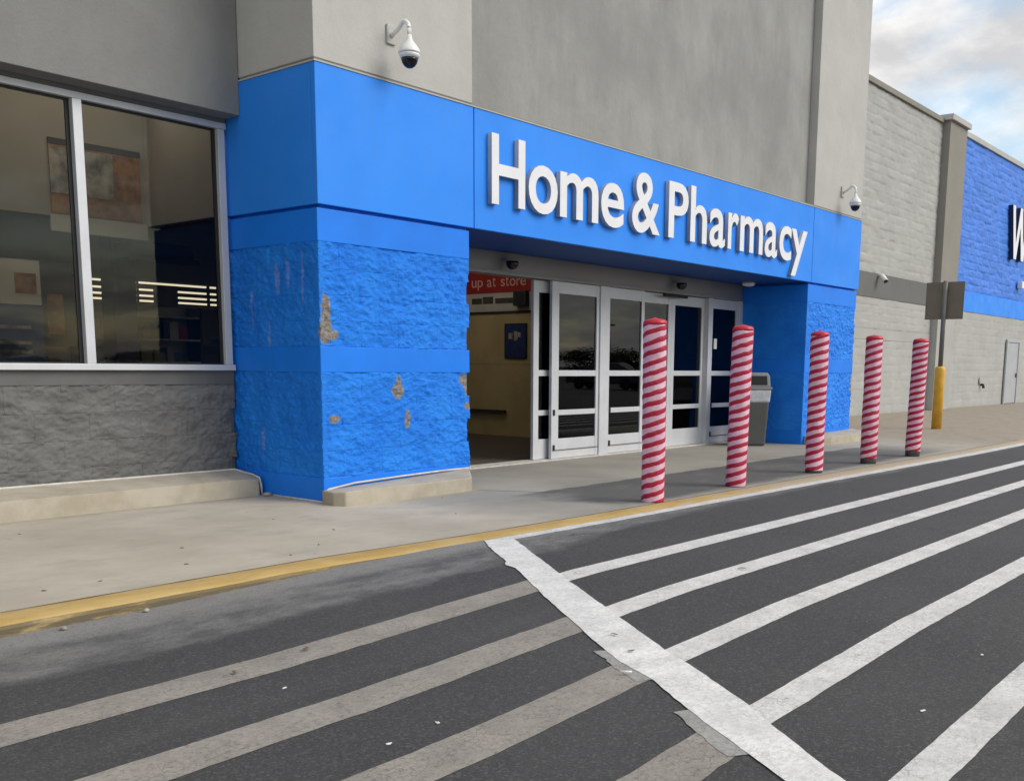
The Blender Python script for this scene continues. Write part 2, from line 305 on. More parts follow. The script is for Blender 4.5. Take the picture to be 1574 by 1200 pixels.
M = dict(
    blue=blue_block(),
    blue_s=mat('blue_smooth_block_paint', (0.009, 0.205, 0.84), 0.5, 0.08, 1.5, 0.2, 50, spec=0.3),
    fascia=fascia_paint(),
    blue_far=mat('blue_rough_paint', (0.045, 0.20, 0.72), 0.6, 0.10, 1.2, 0.6, 9, bdist=0.04),
    soffit=mat('blue_soffit_shaded', (0.010, 0.07, 0.29), 0.6, 0.08, 1, 0.05, 100),  # same blue as the facade, with the underside's shade darkened into the colour
    stucco=facade_stucco('grey_stucco', (0.325, 0.325, 0.31), 0.14, 0.28),
    stucco_lt=facade_stucco('pale_stucco', (0.50, 0.49, 0.46), 0.06, 0.10),
    overhang=facade_stucco('grey_overhang_paint', (0.235, 0.235, 0.226), 0.07, 0.16),
    tan=facade_stucco('tan_masonry_paint', (0.42, 0.418, 0.395), 0.06, 0.12),
    taupe=facade_stucco('taupe_trim_paint', (0.28, 0.265, 0.23), 0.05, 0.08),
    band=facade_stucco('grey_band_paint', (0.165, 0.163, 0.155), 0.05, 0.08),
    charcoal=mat('charcoal_masonry_paint', (0.15, 0.148, 0.142), 0.75, 0.18, 4, 0.5, 30, stretch=(1, 1, 2), bdist=0.015, spec=0.3),
    charcoal_s=mat('charcoal_smooth_paint', (0.12, 0.12, 0.116), 0.7, 0.08, 4, 0.15, 60),
    ledge=mat('weathered_concrete', (0.44, 0.385, 0.295), 0.9, 0.10, 4, 0.3, 60, c2=(0.49, 0.445, 0.36), bdist=0.006, spec=0.2),
    caulk=mat('pale_caulk', (0.62, 0.58, 0.52), 0.8, 0.15, 9, 0.4, 50),
    joint=mat('joint_dirt', (0.13, 0.115, 0.09), 0.95, 0.3, 9, 0.3, 40),
    asphalt=asphalt(), concrete=concrete(), kerb=kerb_yellow(),
    white_paint=paint('white_road_paint', (0.72, 0.71, 0.69), 0.5, crack=0.6),
    white_thick=paint('thick_white_road_paint', (0.80, 0.795, 0.78), 0.3, crack=0.35),
    white_old=paint('dirty_white_road_paint', (0.36, 0.35, 0.33), 0.45),
    grey_paint=paint('grey_cover_road_paint', (0.33, 0.30, 0.27), 0.85, under=(0.085, 0.08, 0.075), crack=0.55, rough=0.85),
    alu=mat('white_aluminium', (0.62, 0.63, 0.65), 0.42, 0.05, 3, 0.04, 60, metal=0.15),
    alu_dark=mat('gasket_and_shade_black', (0.015, 0.015, 0.015), 0.6, 0.1, 5, 0.0),
    header=mat('grey_door_header', (0.29, 0.28, 0.27), 0.5, 0.06, 2, 0.05, 60, metal=0.2),
    glass=glass('window_glass', (0.74, 0.73, 0.68), 0.3), dglass=glass('door_glass', (0.16, 0.165, 0.17), 0.65),
    letter=mat('white_letter_face', (0.80, 0.80, 0.82), 0.35, 0.03, 5, 0.03, 60),
    letter_side=mat('letter_return', (0.42, 0.43, 0.46), 0.45, 0.05, 5, 0.0),
    navy=mat('navy_letter_return', (0.012, 0.014, 0.045), 0.4, 0.1, 5, 0.0),
    wplastic=mat('white_plastic', (0.80, 0.80, 0.78), 0.32, 0.04, 4, 0.02, 60),
    dome=mat('black_dome_plastic', (0.006, 0.006, 0.008), 0.08, 0.1, 4, 0.0),
    black=mat('black_plastic', (0.014, 0.014, 0.015), 0.7, 0.2, 6, 0.05, 80),
    bin=mat('dark_grey_bin_plastic', (0.092, 0.092, 0.090), 0.5, 0.08, 3, 0.1, 90),
    binlid=mat('grey_lid_plastic', (0.29, 0.29, 0.285), 0.45, 0.08, 3, 0.05, 90),
    bag=mat('white_liner_plastic', (0.60, 0.61, 0.63), 0.35, 0.1, 10, 0.5, 14, bdist=0.02),
    yellow=mat('yellow_sleeve_plastic', (0.70, 0.38, 0.035), 0.5, 0.12, 5, 0.1, 60),
    post=mat('galvanised_pole', (0.16, 0.155, 0.145), 0.5, 0.12, 6, 0.05, 80, metal=0.3),
    board=mat('brown_sign_back', (0.19, 0.158, 0.112), 0.6, 0.06, 3, 0.05, 60),
    red=striped('red_wrap', (0.36, 0.004, 0.030), (0.46, 0.007, 0.040)),
    pink=striped('white_wrap', (0.72, 0.38, 0.50), (0.84, 0.55, 0.65)),
    redcap=mat('red_cap_plastic', (0.52, 0.012, 0.032), 0.4, 0.1, 8, 0.3, 24),
    bolbase=mat('grey_post_steel', (0.10, 0.095, 0.095), 0.6, 0.25, 12, 0.2, 60),
    in_wall=mat('interior_beige_wall', (0.37, 0.345, 0.295), 0.8, 0.08, 1.2, 0.1, 20),
    in_tan=mat('interior_tan_wall', (0.52, 0.40, 0.19), 0.8, 0.12, 1.5, 0.1, 20),
    in_white=mat('interior_white_panel', (0.55, 0.52, 0.45), 0.7, 0.08, 2, 0.0),
    in_floor=mat('interior_floor', (0.10, 0.08, 0.06), 0.6, 0.15, 2, 0.05, 30),
    in_dark=mat('interior_dark', (0.035, 0.034, 0.033), 0.7, 0.2, 2, 0.0),
    in_red=mat('red_banner', (0.34, 0.012, 0.008), 0.6, 0.08, 2, 0.0),
    in_navy=mat('navy_poster', (0.014, 0.030, 0.13), 0.5, 0.3, 8, 0.0),
    in_orange=mat('orange_poster', (0.36, 0.14, 0.035), 0.6, 0.55, 7, 0.0, c2=(0.44, 0.22, 0.09)),
    in_grey=mat('poster_photo_grey', (0.20, 0.20, 0.18), 0.6, 0.6, 5, 0.0, c2=(0.5, 0.46, 0.40)),
    in_blue=mat('blue_kiosk_paint', (0.03, 0.06, 0.16), 0.45, 0.3, 6, 0.0),
    in_yellow=mat('yellow_bin_plastic', (0.45, 0.30, 0.02), 0.5, 0.1, 4, 0.0),
    text_dim=mat('banner_lettering', (0.70, 0.42, 0.36), 0.6, 0.05, 4, 0.0),
    text_dark=mat('dark_print', (0.07, 0.06, 0.05), 0.6, 0.2, 9, 0.0),
    panel=emit('fill_light_diffuser', (1.0, 0.92, 0.80), 5.5),
    tube=emit('tube_light', (1.0, 0.90, 0.72), 1.1),
    leaf=mat('dead_leaf', (0.14, 0.10, 0.06), 0.8, 0.3, 30, 0.2, 60),
    litter=mat('white_litter', (0.70, 0.68, 0.64), 0.7, 0.1, 30, 0.2, 60),
    stone=mat('pebble', (0.36, 0.32, 0.27), 0.85, 0.25, 30, 0.6, 40),
    ground=mat('far_ground', (0.07, 0.07, 0.068), 0.9, 0.2, 0.2, 0.1, 10),
    steel_door=mat('grey_steel_door', (0.40, 0.41, 0.43), 0.5, 0.05, 2, 0.05, 60),
    foliage=mat('tree_foliage', (0.035, 0.055, 0.020), 0.7, 0.5, 1.5, 0.0),
    bark=mat('bark', (0.10, 0.075, 0.05), 0.9, 0.3, 6, 0.5, 20),
    car=mat('dark_car_paint', (0.05, 0.055, 0.065), 0.25, 0.05, 2, 0.0),
    tyre=mat('tyre_rubber', (0.02, 0.02, 0.02), 0.8, 0.2, 6, 0.2, 40),
    autoglass=mat('car_glass', (0.02, 0.022, 0.025), 0.06, 0.1, 2, 0.0),
    chrome=mat('car_lamp', (0.6, 0.6, 0.6), 0.2, 0.1, 4, 0.0, metal=0.6),
)

# ------------------------------------------------------------------ geometry helpers
def link(name, me, m=None, parent=None):
    o = bpy.data.objects.new(name, me); COL.objects.link(o)
    if m is not None:
        for x in (m if isinstance(m, (list, tuple)) else [m]): me.materials.append(x)
    if parent is not None: o.parent = parent
    return o
def empty(name, loc=(0, 0, 0)):
    o = bpy.data.objects.new(name, None); COL.objects.link(o); o.location = loc; o.empty_display_size = 0.2; return o
def tag(o, label=None, cat=None, group=None, kind=None):
    if label: o['label'] = label
    if cat: o['category'] = cat
    if group: o['group'] = group
    if kind: o['kind'] = kind
    return o
def fin(bm, name, smooth=False):
    bmesh.ops.recalc_face_normals(bm, faces=bm.faces)
    me = bpy.data.meshes.new(name); bm.to_mesh(me); bm.free()
    if smooth:
        for p in me.polygons: p.use_smooth = True
    return me
def add_box(bm, x0, x1, y0, y1, z0, z1):
    vs = [bm.verts.new(p) for p in ((x0, y0, z0), (x1, y0, z0), (x1, y1, z0), (x0, y1, z0), (x0, y0, z1), (x1, y0, z1), (x1, y1, z1), (x0, y1, z1))]
    for f in ((0, 3, 2, 1), (4, 5, 6, 7), (0, 1, 5, 4), (1, 2, 6, 5), (2, 3, 7, 6), (3, 0, 4, 7)): bm.faces.new([vs[i] for i in f])
def box(name, x0, x1, y0, y1, z0, z1, m, parent=None, bev=0.0):
    bm = bmesh.new(); add_box(bm, x0, x1, y0, y1, z0, z1)
    if bev: bmesh.ops.bevel(bm, geom=bm.edges[:], offset=bev, segments=2, affect='EDGES', profile=0.5)
    return link(name, fin(bm, name), m, parent)
def prism(name, pts, z0, z1, m, parent=None, bev=0.0, ztop=None):
    """vertical prism over the polygon pts; ztop gives a height for each corner"""
    bm = bmesh.new(); n = len(pts)
    a = [bm.verts.new((x, y, z0)) for x, y in pts]; b = [bm.verts.new((x, y, ztop[i] if ztop else z1)) for i, (x, y) in enumerate(pts)]
    bm.faces.new(a[::-1]); bm.faces.new(b)
    for i in range(n): bm.faces.new((a[i], a[(i + 1) % n], b[(i + 1) % n], b[i]))
    if bev: bmesh.ops.bevel(bm, geom=bm.edges[:], offset=bev, segments=2, affect='EDGES', profile=0.5)
    return link(name, fin(bm, name), m, parent)
def lathe(bm, prof, n=24, c=(0, 0, 0)):
    rings = []
    for r, z in prof:
        rings.append([bm.verts.new((c[0] + r * math.cos(2 * math.pi * k / n), c[1] + r * math.sin(2 * math.pi * k / n), c[2] + z)) for k in range(n)])
    for a, b in zip(rings, rings[1:]):
        for k in range(n): bm.faces.new((a[k], a[(k + 1) % n], b[(k + 1) % n], b[k]))
    bm.faces.new(rings[0][::-1]); bm.faces.new(rings[-1])
def turned(name, prof, m, parent=None, n=24, c=(0, 0, 0)):
    bm = bmesh.new(); lathe(bm, prof, n, c); me = fin(bm, name, True)
    o = link(name, me, m, parent); return o
def tube(name, pts, r, m, parent=None, n=12):
    bm = bmesh.new(); P = [Vector(p) for p in pts]; rings = []
    for i, p in enumerate(P):
        t = (P[min(i + 1, len(P) - 1)] - P[max(i - 1, 0)]).normalized()
        a = t.cross(Vector((0, 0, 1)));  a = a.normalized() if a.length > 0.05 else Vector((1, 0, 0))
        b = t.cross(a).normalized()
        rr = r[i] if isinstance(r, (list, tuple)) else r
        rings.append([bm.verts.new(p + (a * math.cos(2 * math.pi * k / n) + b * math.sin(2 * math.pi * k / n)) * rr) for k in range(n)])
    for a, b in zip(rings, rings[1:]):
        for k in range(n): bm.faces.new((a[k], a[(k + 1) % n], b[(k + 1) % n], b[k]))
    bm.faces.new(rings[0][::-1]); bm.faces.new(rings[-1])
    return link(name, fin(bm, name, True), m, parent)
def glyph(ch, x0, x1, z0, z1, extrude, offset=0.0, bevel=0.004):
    """mesh of one character in the XZ plane facing -Y, fitted to the given box"""
    cu = bpy.data.curves.new('glyph', 'FONT'); cu.body = ch; cu.size = 1.0; cu.offset = offset; cu.extrude = extrude; cu.resolution_u = 5
    cu.bevel_depth = 0.0
    o = bpy.data.objects.new('glyph', cu); COL.objects.link(o)
    bpy.context.view_layer.update()
    me = bpy.data.meshes.new_from_object(o.evaluated_get(bpy.context.evaluated_depsgraph_get()))
    bpy.data.objects.remove(o); bpy.data.curves.remove(cu)
    xs = [v.co.x for v in me.vertices]; ys = [v.co.y for v in me.vertices]
    ax, bx_, ay, by = min(xs), max(xs), min(ys), max(ys)
    for v in me.vertices:
        x, y, z = v.co
        v.co = (x0 + (x - ax) / (bx_ - ax) * (x1 - x0), -z, z0 + (y - ay) / (by - ay) * (z1 - z0))
    return me

def relief(s, z, seed, amp):
    w = 0.035 * noise.noise((s * 5.0, z * 5.0, seed + 2.2))
    a = noise.noise((s * 4.5, z * 6.0, seed))
    p = Vector((s * 11.0, (z + w) * 17.0, seed + 5.3))
    b = noise.noise(p) + 0.62 * noise.noise(p * 2.1) + 0.40 * noise.noise(p * 4.3)
    v = noise.voronoi(Vector((s * 13.0, (z + w) * 19.0, seed)))[0]
    return amp * (0.5 * a + 0.62 * b + 0.75 * (v[1] - v[0]) - 0.35)
def wall_block(name, org, ax, nr, s0, s1, z0, z1, m, parent, amp=0.012, seed=0.0, lim=0.0, proud=0.0, depth=0.05, gap=0.0, joint=1.0):
    """one masonry unit: split face of real relief, arrises eased back into the joint"""
    org, ax, nr = Vector(org), Vector(ax), Vector(nr)
    L = s1 - s0; ns = max(2, int(L / 0.0125)) if amp else 2; nz = max(2, int((z1 - z0) / 0.0105)) if amp else 2
    e = min(0.006, L * 0.2)
    ss = [s0 + gap / 2] + [s0 + e + (L - 2 * e) * i / ns for i in range(ns + 1)] + [s1 - gap / 2]
    zz = [z0 + gap / 2] + [z0 + e + (z1 - z0 - 2 * e) * i / nz for i in range(nz + 1)] + [z1 - gap / 2]
    bm = bmesh.new(); G = []
    for j, z in enumerate(zz):
        row = []
        for i, s in enumerate(ss):
            rim = i in (0, len(ss) - 1) or j in (0, len(zz) - 1)
            d = relief(s, z, seed, amp) + proud - joint * (max(0.0005, 0.0014 + 0.004 * noise.noise((s * 1.7, z * 1.7, seed + 3))) if rim else 0)
            row.append(bm.verts.new(org + ax * s + nr * d + Vector((0, 0, z))))
        G.append(row)
    for j in range(len(zz) - 1):
        for i in range(len(ss) - 1): bm.faces.new((G[j][i], G[j][i + 1], G[j + 1][i + 1], G[j + 1][i]))
    bd = [G[0][i] for i in range(len(ss))] + [G[j][-1] for j in range(1, len(zz))] + [G[-1][i] for i in range(len(ss) - 2, -1, -1)] + [G[j][0] for j in range(len(zz) - 2, 0, -1)]
    bk = [bm.verts.new(v.co - nr * (depth + (v.co - org).dot(nr))) for v in bd]
    for i in range(len(bd)): bm.faces.new((bd[i], bd[(i + 1) % len(bd)], bk[(i + 1) % len(bd)], bk[i]))
    me = fin(bm, name)
    if amp:
        nf = (len(zz) - 1) * (len(ss) - 1)
        for p in list(me.polygons)[:nf]: p.use_smooth = True
    o = link(name, me, m, parent); return o
def courses(parent, org, ax, nr, s0, s1, table, L, m, msm, seed, amp, joint=0.6):
    """running bond between s0 and s1; table lists (z0, z1, rough?)"""
    for k, (z0, z1, rg) in enumerate(table):
        if not rg:
            wall_block('smooth_course', org, ax, nr, s0, s1, z0, z1, msm, parent, amp=0.0, proud=0.002); continue
        s = s0 - (L / 2 if k % 2 else 0)
        while s < s1 - 0.001:
            a, b = max(s, s0), min(s + L, s1)
            if b - a > 0.05: wall_block('block', org, ax, nr, a, b, z0, z1, m, parent, amp=amp, seed=seed, proud=random.uniform(-0.0012, 0.0012) * joint, joint=joint)
            s += L
def relief_wall(name, org, ax, nr, s0, s1, z0, z1, m, parent, step=0.07, amp=0.012, seed=0.0, course=0.2265):
    """long split-face wall: rough courses with recessed bed joints"""
    org, ax, nr = Vector(org), Vector(ax), Vector(nr); bm = bmesh.new()
    nc = max(1, round((z1 - z0) / course)); ch = (z1 - z0) / nc; zs = []
    for k in range(nc): zs += [(z0 + ch * k, 1), (z0 + ch * (k + 0.07), 0), (z0 + ch * (k + 0.36), 0), (z0 + ch * (k + 0.65), 0), (z0 + ch * (k + 0.93), 0)]
    zs.append((z1, 1)); ns = int((s1 - s0) / step); G = []
    for z, jn in zs:
        row = []
        for i in range(ns + 1):
            s = s0 + (s1 - s0) * i / ns
            d = relief(s * 0.26, z * 0.8, seed, amp) - (amp * 0.22 if jn else 0)
            row.append(bm.verts.new(org + ax * s + nr * d + Vector((0, 0, z))))
        G.append(row)
    for r0, r1 in zip(G, G[1:]):
        for i in range(ns): bm.faces.new((r0[i], r0[i + 1], r1[i + 1], r1[i]))
    me = fin(bm, name, True); return link(name, me, m, parent)

# ------------------------------------------------------------------ ground, road, pavement
def rz(x): return -0.006 - 0.055 * min(max((-0.9 - x) / 2.2, 0), 1)
BRK = [-60, -12, -8, -5, -4, -3.1, -2.55, -2.0, -1.45, -0.9, 0.5, 2, 4, 6, 8, 10, 14, 20, 30, 60, 120]
def edge_y(x):
    pts = [(-60, -2.24), (-1.7, -2.24), (-0.5, -2.33), (1.0, -2.385), (10, -2.50), (120, -2.50)]
    for (a, ya), (b, yb) in zip(pts, pts[1:]):
        if x <= b: return ya + (yb - ya) * (x - a) / (b - a)
    return pts[-1][1]
def sheet(name, xs, ylo, yhi, dz, m, parent=None, zf=rz, kind=None):
    bm = bmesh.new(); a = [bm.verts.new((x, ylo(x), zf(x) + dz)) for x in xs]; b = [bm.verts.new((x, yhi(x), zf(x) + dz)) for x in xs]
    for i in range(len(xs) - 1): bm.faces.new((a[i], a[i + 1], b[i + 1], b[i]))
    o = link(name, fin(bm, name), m, parent)
    if kind: o['kind'] = kind
    return o
bm = bmesh.new()
vs = [bm.verts.new(p) for p in ((-1500, -1500, -0.3), (1500, -1500, -0.3), (1500, 1500, -0.3), (-1500, 1500, -0.3))]; bm.faces.new(vs)
tag(link('ground', fin(bm, 'ground'), M['ground']), kind='structure')
road = sheet('road', BRK, lambda x: -95, lambda x: edge_y(x) + 0.01, 0.0, M['asphalt'], kind='structure')
side = empty('sidewalk'); side['kind'] = 'structure'
bm = bmesh.new(); KX = [-60, -12, -8, -5, -4, -3.1, -2.4, -1.7, -0.9, -0.5, 0.3, 1, 3, 6, 10, 20, 60, 120]
KW = 0.225
a = [bm.verts.new((x, edge_y(x) + KW, 0.0)) for x in KX]; b = [bm.verts.new((x, 4.2, 0.0)) for x in KX]
for i in range(len(KX) - 1): bm.faces.new((a[i], a[i + 1], b[i + 1], b[i]))
link('paving', fin(bm, 'paving'), M['concrete'], side)
# kerb with a rounded nose, the painted top flush with the paving
kerb = empty('kerb'); kerb['kind'] = 'structure'
bm = bmesh.new(); rows = []
xs = [-60 + 48 * i / 8 for i in range(8)] + [-12 + i * 0.12 for i in range(int(24 / 0.12))] + [12, 20, 60, 120]
for x in xs:
    y = edge_y(x); j = noise.noise((x * 2.3, 1.7, 0)) * 0.012; lo = rz(x) - 0.02
    prof = [(KW, 0.001), (0.13, 0.003 + j * 0.2), (0.035 + j, -0.002), (0.012 + j, -0.012 + j * 0.3), (0.0 + j * 0.6, -0.028), (-0.008, lo)]
    rows.append([bm.verts.new((x, y + p, min(z, 0.004) if k < 5 else z)) for k, (p, z) in enumerate(prof)])
for r0, r1 in zip(rows, rows[1:]):
    for k in range(5): bm.faces.new((r0[k], r0[k + 1], r1[k + 1], r1[k]))
link('kerb_top', fin(bm, 'kerb_top', True), M['kerb'], kerb)
# pavement joints: thin grooves filled with dirt
for (x0, y0, x1, y1) in [(1.60, -0.34, 1.95, -1.0), (-4.6, -1.97, -4.6, 0.86)]:
    d = Vector((x1 - x0, y1 - y0)).normalized(); n_ = Vector((-d.y, d.x)) * 0.006
    bm = bmesh.new(); bm.faces.new([bm.verts.new((p[0], p[1], 0.003)) for p in ((x0 + n_.x, y0 + n_.y), (x1 + n_.x, y1 + n_.y), (x1 - n_.x, y1 - n_.y), (x0 - n_.x, y0 - n_.y))])
    link('joint', fin(bm, 'joint'), M['band'], side)

bm = bmesh.new(); jx = [-12 + 0.15 * i for i in range(170)]; A = []; B = []
for x in jx:
    w = 0.006 + 0.004 * noise.noise((x * 3, 5, 0)); y = edge_y(x) + KW + 0.004 * noise.noise((x * 2, 9, 0)); A.append(bm.verts.new((x, y - w, 0.0035))); B.append(bm.verts.new((x, y + w, 0.0035)))
for i in range(len(jx) - 1): bm.faces.new((A[i], A[i + 1], B[i + 1], B[i]))
link('joint', fin(bm, 'joint'), M['joint'], side)

# road markings: real sheets of paint with ragged edges
def ribbon(name, pts_l, pts_r, m, dz, jit=0.006, step=0.06, seed=0.0):
    def dense(p):
        o = []
        for (xa, ya), (xb, yb) in zip(p, p[1:]):
            n = max(1, int(math.hypot(xb - xa, yb - ya) / step))
            o += [(xa + (xb - xa) * i / n, ya + (yb - ya) * i / n) for i in range(n)]
        return o + [p[-1]]
    def resample(p, n):
        d = [0]
        for (xa, ya), (xb, yb) in zip(p, p[1:]): d.append(d[-1] + math.hypot(xb - xa, yb - ya))
        r = []
        for i in range(n):
            t = d[-1] * i / (n - 1); k = 0
            while k < len(d) - 2 and d[k + 1] < t: k += 1
            f = (t - d[k]) / max(d[k + 1] - d[k], 1e-9); r.append((p[k][0] + (p[k + 1][0] - p[k][0]) * f, p[k][1] + (p[k + 1][1] - p[k][1]) * f))
        return r
    n = min(700, max(len(dense(pts_l)), len(dense(pts_r)))); A = resample(pts_l, n); B = resample(pts_r, n)
    bm = bmesh.new(); va = []; vb = []; vc = []
    for i in range(n):
        (xa, ya), (xb, yb) = A[i], B[i]
        d = Vector((xb - xa, yb - ya)).normalized()
        ja = jit * (noise.noise((i * 0.33, seed, 0)) + 0.7 * noise.noise((i * 0.9, seed, 4))); jb = jit * (noise.noise((i * 0.33, seed, 9)) + 0.7 * noise.noise((i * 0.9, seed, 14)))
        xa += d.x * ja; ya += d.y * ja; xb += d.x * jb; yb += d.y * jb; xm, ym = (xa + xb) / 2, (ya + yb) / 2
        va.append(bm.verts.new((xa, ya, rz(xa) + dz))); vb.append(bm.verts.new((xb, yb, rz(xb) + dz))); vc.append(bm.verts.new((xm, ym, rz(xm) + dz)))
    for i in range(n - 1):
        bm.faces.new((va[i], va[i + 1], vc[i + 1], vc[i])); bm.faces.new((vc[i], vc[i + 1], vb[i + 1], vb[i]))
    return link(name, fin(bm, name), m, road)
def diag_x(y): return -0.44 + (y + 2.45) * (-2.44 / -3.40)
for k, (y0, y1) in enumerate([(-3.425, -3.60), (-4.105, -4.275), (-4.755, -4.915), (-5.385, -5.535), (-6.04, -6.185), (-6.70, -6.85)]):
    ribbon('white_stripe', [(diag_x(y0) + 0.02, y0), (8, y0), (40, y0)], [(diag_x(y1) + 0.02, y1), (8, y1), (40, y1)], M['white_paint'], 0.002, 0.0045, 0.06, k * 3.1)
for k, (y0, y1) in enumerate([(-3.39, -3.615), (-4.065, -4.285), (-4.70, -4.925), (-5.365, -5.575), (-6.02, -6.23)]):
    ribbon('grey_stripe', [(-9, y0 - 0.06), (-4.2, y0 - 0.05), (diag_x(y0) - 0.03, y0)], [(-9, y1 - 0.06), (-4.3, y1 - 0.05), (diag_x(y1) - 0.03, y1)], M['grey_paint'], 0.002, 0.008, 0.06, 30 + k * 2.7)
DL = [(-0.48, -2.335), (-0.74, -2.66), (-0.95, -2.96), (-1.03, -3.02), (-1.06, -3.13), (-1.61, -3.87), (-1.95, -4.35), (-2.20, -4.72), (-2.29, -4.93), (-2.55, -5.30), (-2.80, -5.70), (-3.3, -6.5)]
DR = [(-0.30, -2.45), (-0.365, -2.55), (-0.70, -3.0), (-1.02, -3.44), (-1.48, -4.107), (-1.93, -4.762), (-2.124, -5.09), (-2.33, -5.384), (-2.634, -5.782), (-3.1, -6.45)]
ribbon('stop_line', DL, DR, M['white_thick'], 0.005, 0.007, 0.05, 3.3)
for pl, pr_ in [([(-0.90, -3.02), (-1.08, -3.27)], [(-0.88, -3.14), (-1.02, -3.33)]), ([(-2.13, -4.52), (-2.36, -4.90)], [(-2.02, -4.62), (-2.22, -4.98)]), ([(-2.56, -5.20), (-2.80, -5.56)], [(-2.42, -5.28), (-2.66, -5.66)])]:
    ribbon('old_line', pl, pr_, M['white_old'], 0.0035, 0.012, 0.03, pl[0][0] * 5)
ribbon('edge_line', [(-0.50, -2.335), (1, -2.39), (10, -2.505), (60, -2.505)], [(-0.36, -2.455), (1, -2.50), (10, -2.66), (60, -2.66)], M['white_paint'], 0.003, 0.012, 0.06, 8.8)

# ------------------------------------------------------------------ the store
store = tag(empty('store_building'), 'large supermarket with bright blue painted entrance block and grey walls', 'building')
YW = 1.30; YD = 1.18; H1 = 2.54; H2 = 3.685
XJ, XP, XR, XJ2, XL = 1.91, 1.865, 9.53, 9.587, 11.447
TAB = [(0.0, 0.215, 0)] + [(0.215 + 0.23 * i, 0.215 + 0.23 * (i + 1), 1) for i in range(4)] + [(1.135, 1.355, 0)] + [(1.355 + 0.2215 * i, 1.355 + 0.2215 * (i + 1), 1) for i in range(4)] + [(2.241, 2.51, 0)]
p1 = empty('pillar'); p1.parent = store; p1['label'] = 'blue split-face corner pillar with chipped paint'
box('core', 0.055, XP - 0.01, 0.06, 1.50, 0.0, H1 + 0.3, M['blue'], p1)
courses(p1, (0, 0.03, 0), (1, 0, 0), (0, -1, 0), 0.012, XP, TAB, 0.455, M['blue'], M['blue_s'], 1.0, 0.0205)
courses(p1, (0.012, 0, 0), (0, 1, 0), (-1, 0, 0), 0.03, 1.40, TAB, 0.455, M['blue'], M['blue_s'], 7.0, 0.0165)
p2 = empty('pillar'); p2.parent = store; p2['label'] = 'blue split-face pillar right of the doors'
box('core', XR + 0.05, XL - 0.02, 0.06, 3.45, 0.0, H1 + 0.3, M['blue'], p2)
courses(p2, (0, 0.03, 0), (1, 0, 0), (0, -1, 0), XR + 0.012, XL - 0.01, TAB, 0.455, M['blue'], M['blue_s'], 21.0, 0.0205)
courses(p2, (XR + 0.012, 0, 0), (0, 1, 0), (-1, 0, 0), 0.03, YD, TAB, 0.455, M['blue'], M['blue_s'], 27.0, 0.0035)

# fascia panels with open joints
def panel(x0, x1, y0, y1): return box('fascia_panel', x0, x1, y0, y1, H1, H2 - 0.012, M['fascia'], store, 0.004)
panel(0.0, XJ - 0.006, 0.0, 0.055)
panel(XJ + 0.006, XJ2 - 0.006, 0.0, 0.055)
panel(XJ2 + 0.006, XL, 0.0, 0.055)
panel(0.0, 0.053, 0.0585, 1.38)
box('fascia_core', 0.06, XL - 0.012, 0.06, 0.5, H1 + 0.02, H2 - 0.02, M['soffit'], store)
box('flashing', -0.008, XL + 0.008, -0.008, 0.16, H2 - 0.0115, H2, M['stucco_lt'], store)
box('flashing', -0.008, 0.06, 0.163, 1.06, H2 - 0.0115, H2, M['stucco_lt'], store)
box('flashing_gap', 0.012, XL - 0.012, 0.020, 0.3, H2, H2 + 0.022, M['taupe'], store)
box('flashing_gap', 0.012, 0.2, 0.303, 1.06, H2, H2 + 0.022, M['taupe'], store)
TOP = 8.9
box('pilaster', 0.004, 1.90, 0.012, 1.42, H2 + 0.022, TOP, M['stucco_lt'], store, 0.006)
box('pilaster', XJ2, XL - 0.004, 0.012, 3.44, H2 + 0.022, TOP, M['stucco_lt'], store, 0.006)
box('wall', 1.90, XJ2, 0.140, 0.60, H2 - 0.01, TOP - 0.15, M['stucco'], store)
box('overhang', -16, -0.003, 1.06, 1.46, 3.387, TOP - 0.5, M['overhang'], store, 0.006)
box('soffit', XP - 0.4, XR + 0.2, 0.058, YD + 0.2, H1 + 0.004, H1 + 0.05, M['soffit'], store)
box('roof', -16, XL - 0.1, 1.5, 14, 8.0, 8.15, M['taupe'], store)
box('roof', XL - 0.099, 60, 3.72, 14, 8.0, 8.15, M['taupe'], store)

# charcoal masonry under the window, sill course, concrete ledge
lw = empty('low_wall'); lw.parent = store; lw['label'] = 'charcoal split-face wall under the window'
box('core', -16, 0.0, YW + 0.04, YW + 0.2, 0.0, 1.135, M['charcoal'], lw)
LT = [(0.10 + 0.228 * i, 0.10 + 0.228 * (i + 1), 1) for i in range(4)] + [(1.012, 1.138, 0)]
courses(lw, (0, YW + 0.0, 0), (1, 0, 0), (0, -1, 0), -4.6, -0.002, LT, 0.455, M['charcoal'], M['charcoal_s'], 50.0, 0.019, 0.25)
relief_wall('rough_face', (0, YW, 0), (1, 0, 0), (0, -1, 0), -16, -4.6, 0.1, 1.138, M['charcoal'], lw, 0.05, 0.012, 50.0)
def ledge(name, outline, ztop, m):
    o = prism(name, outline, -0.02, 0, m, store, 0.012, ztop); return o
ledge('ledge', [(-16, YW), (-16, 0.875), (-0.22, 0.875), (-0.075, 0.86), (-0.045, 0.90), (-0.01, YW)], [0.215, 0.168, 0.160, 0.150, 0.15, 0.212], M['ledge'])
ledge('ledge', [(-0.012, 0.03), (-0.075, -0.20), (-0.02, -0.30), (0.30, -0.335), (1.46, -0.330), (1.56, -0.29), (1.86, 0.03)], [0.11, 0.115, 0.125, 0.138, 0.132, 0.128, 0.175], M['ledge'])
ledge('ledge', [(XR + 0.1, 0.03), (XR + 0.05, -0.22), (XR + 0.35, -0.33), (XL + 0.0, -0.33), (XL + 0.1, 0.03)], [0.14, 0.12, 0.13, 0.14, 0.175], M['ledge'])
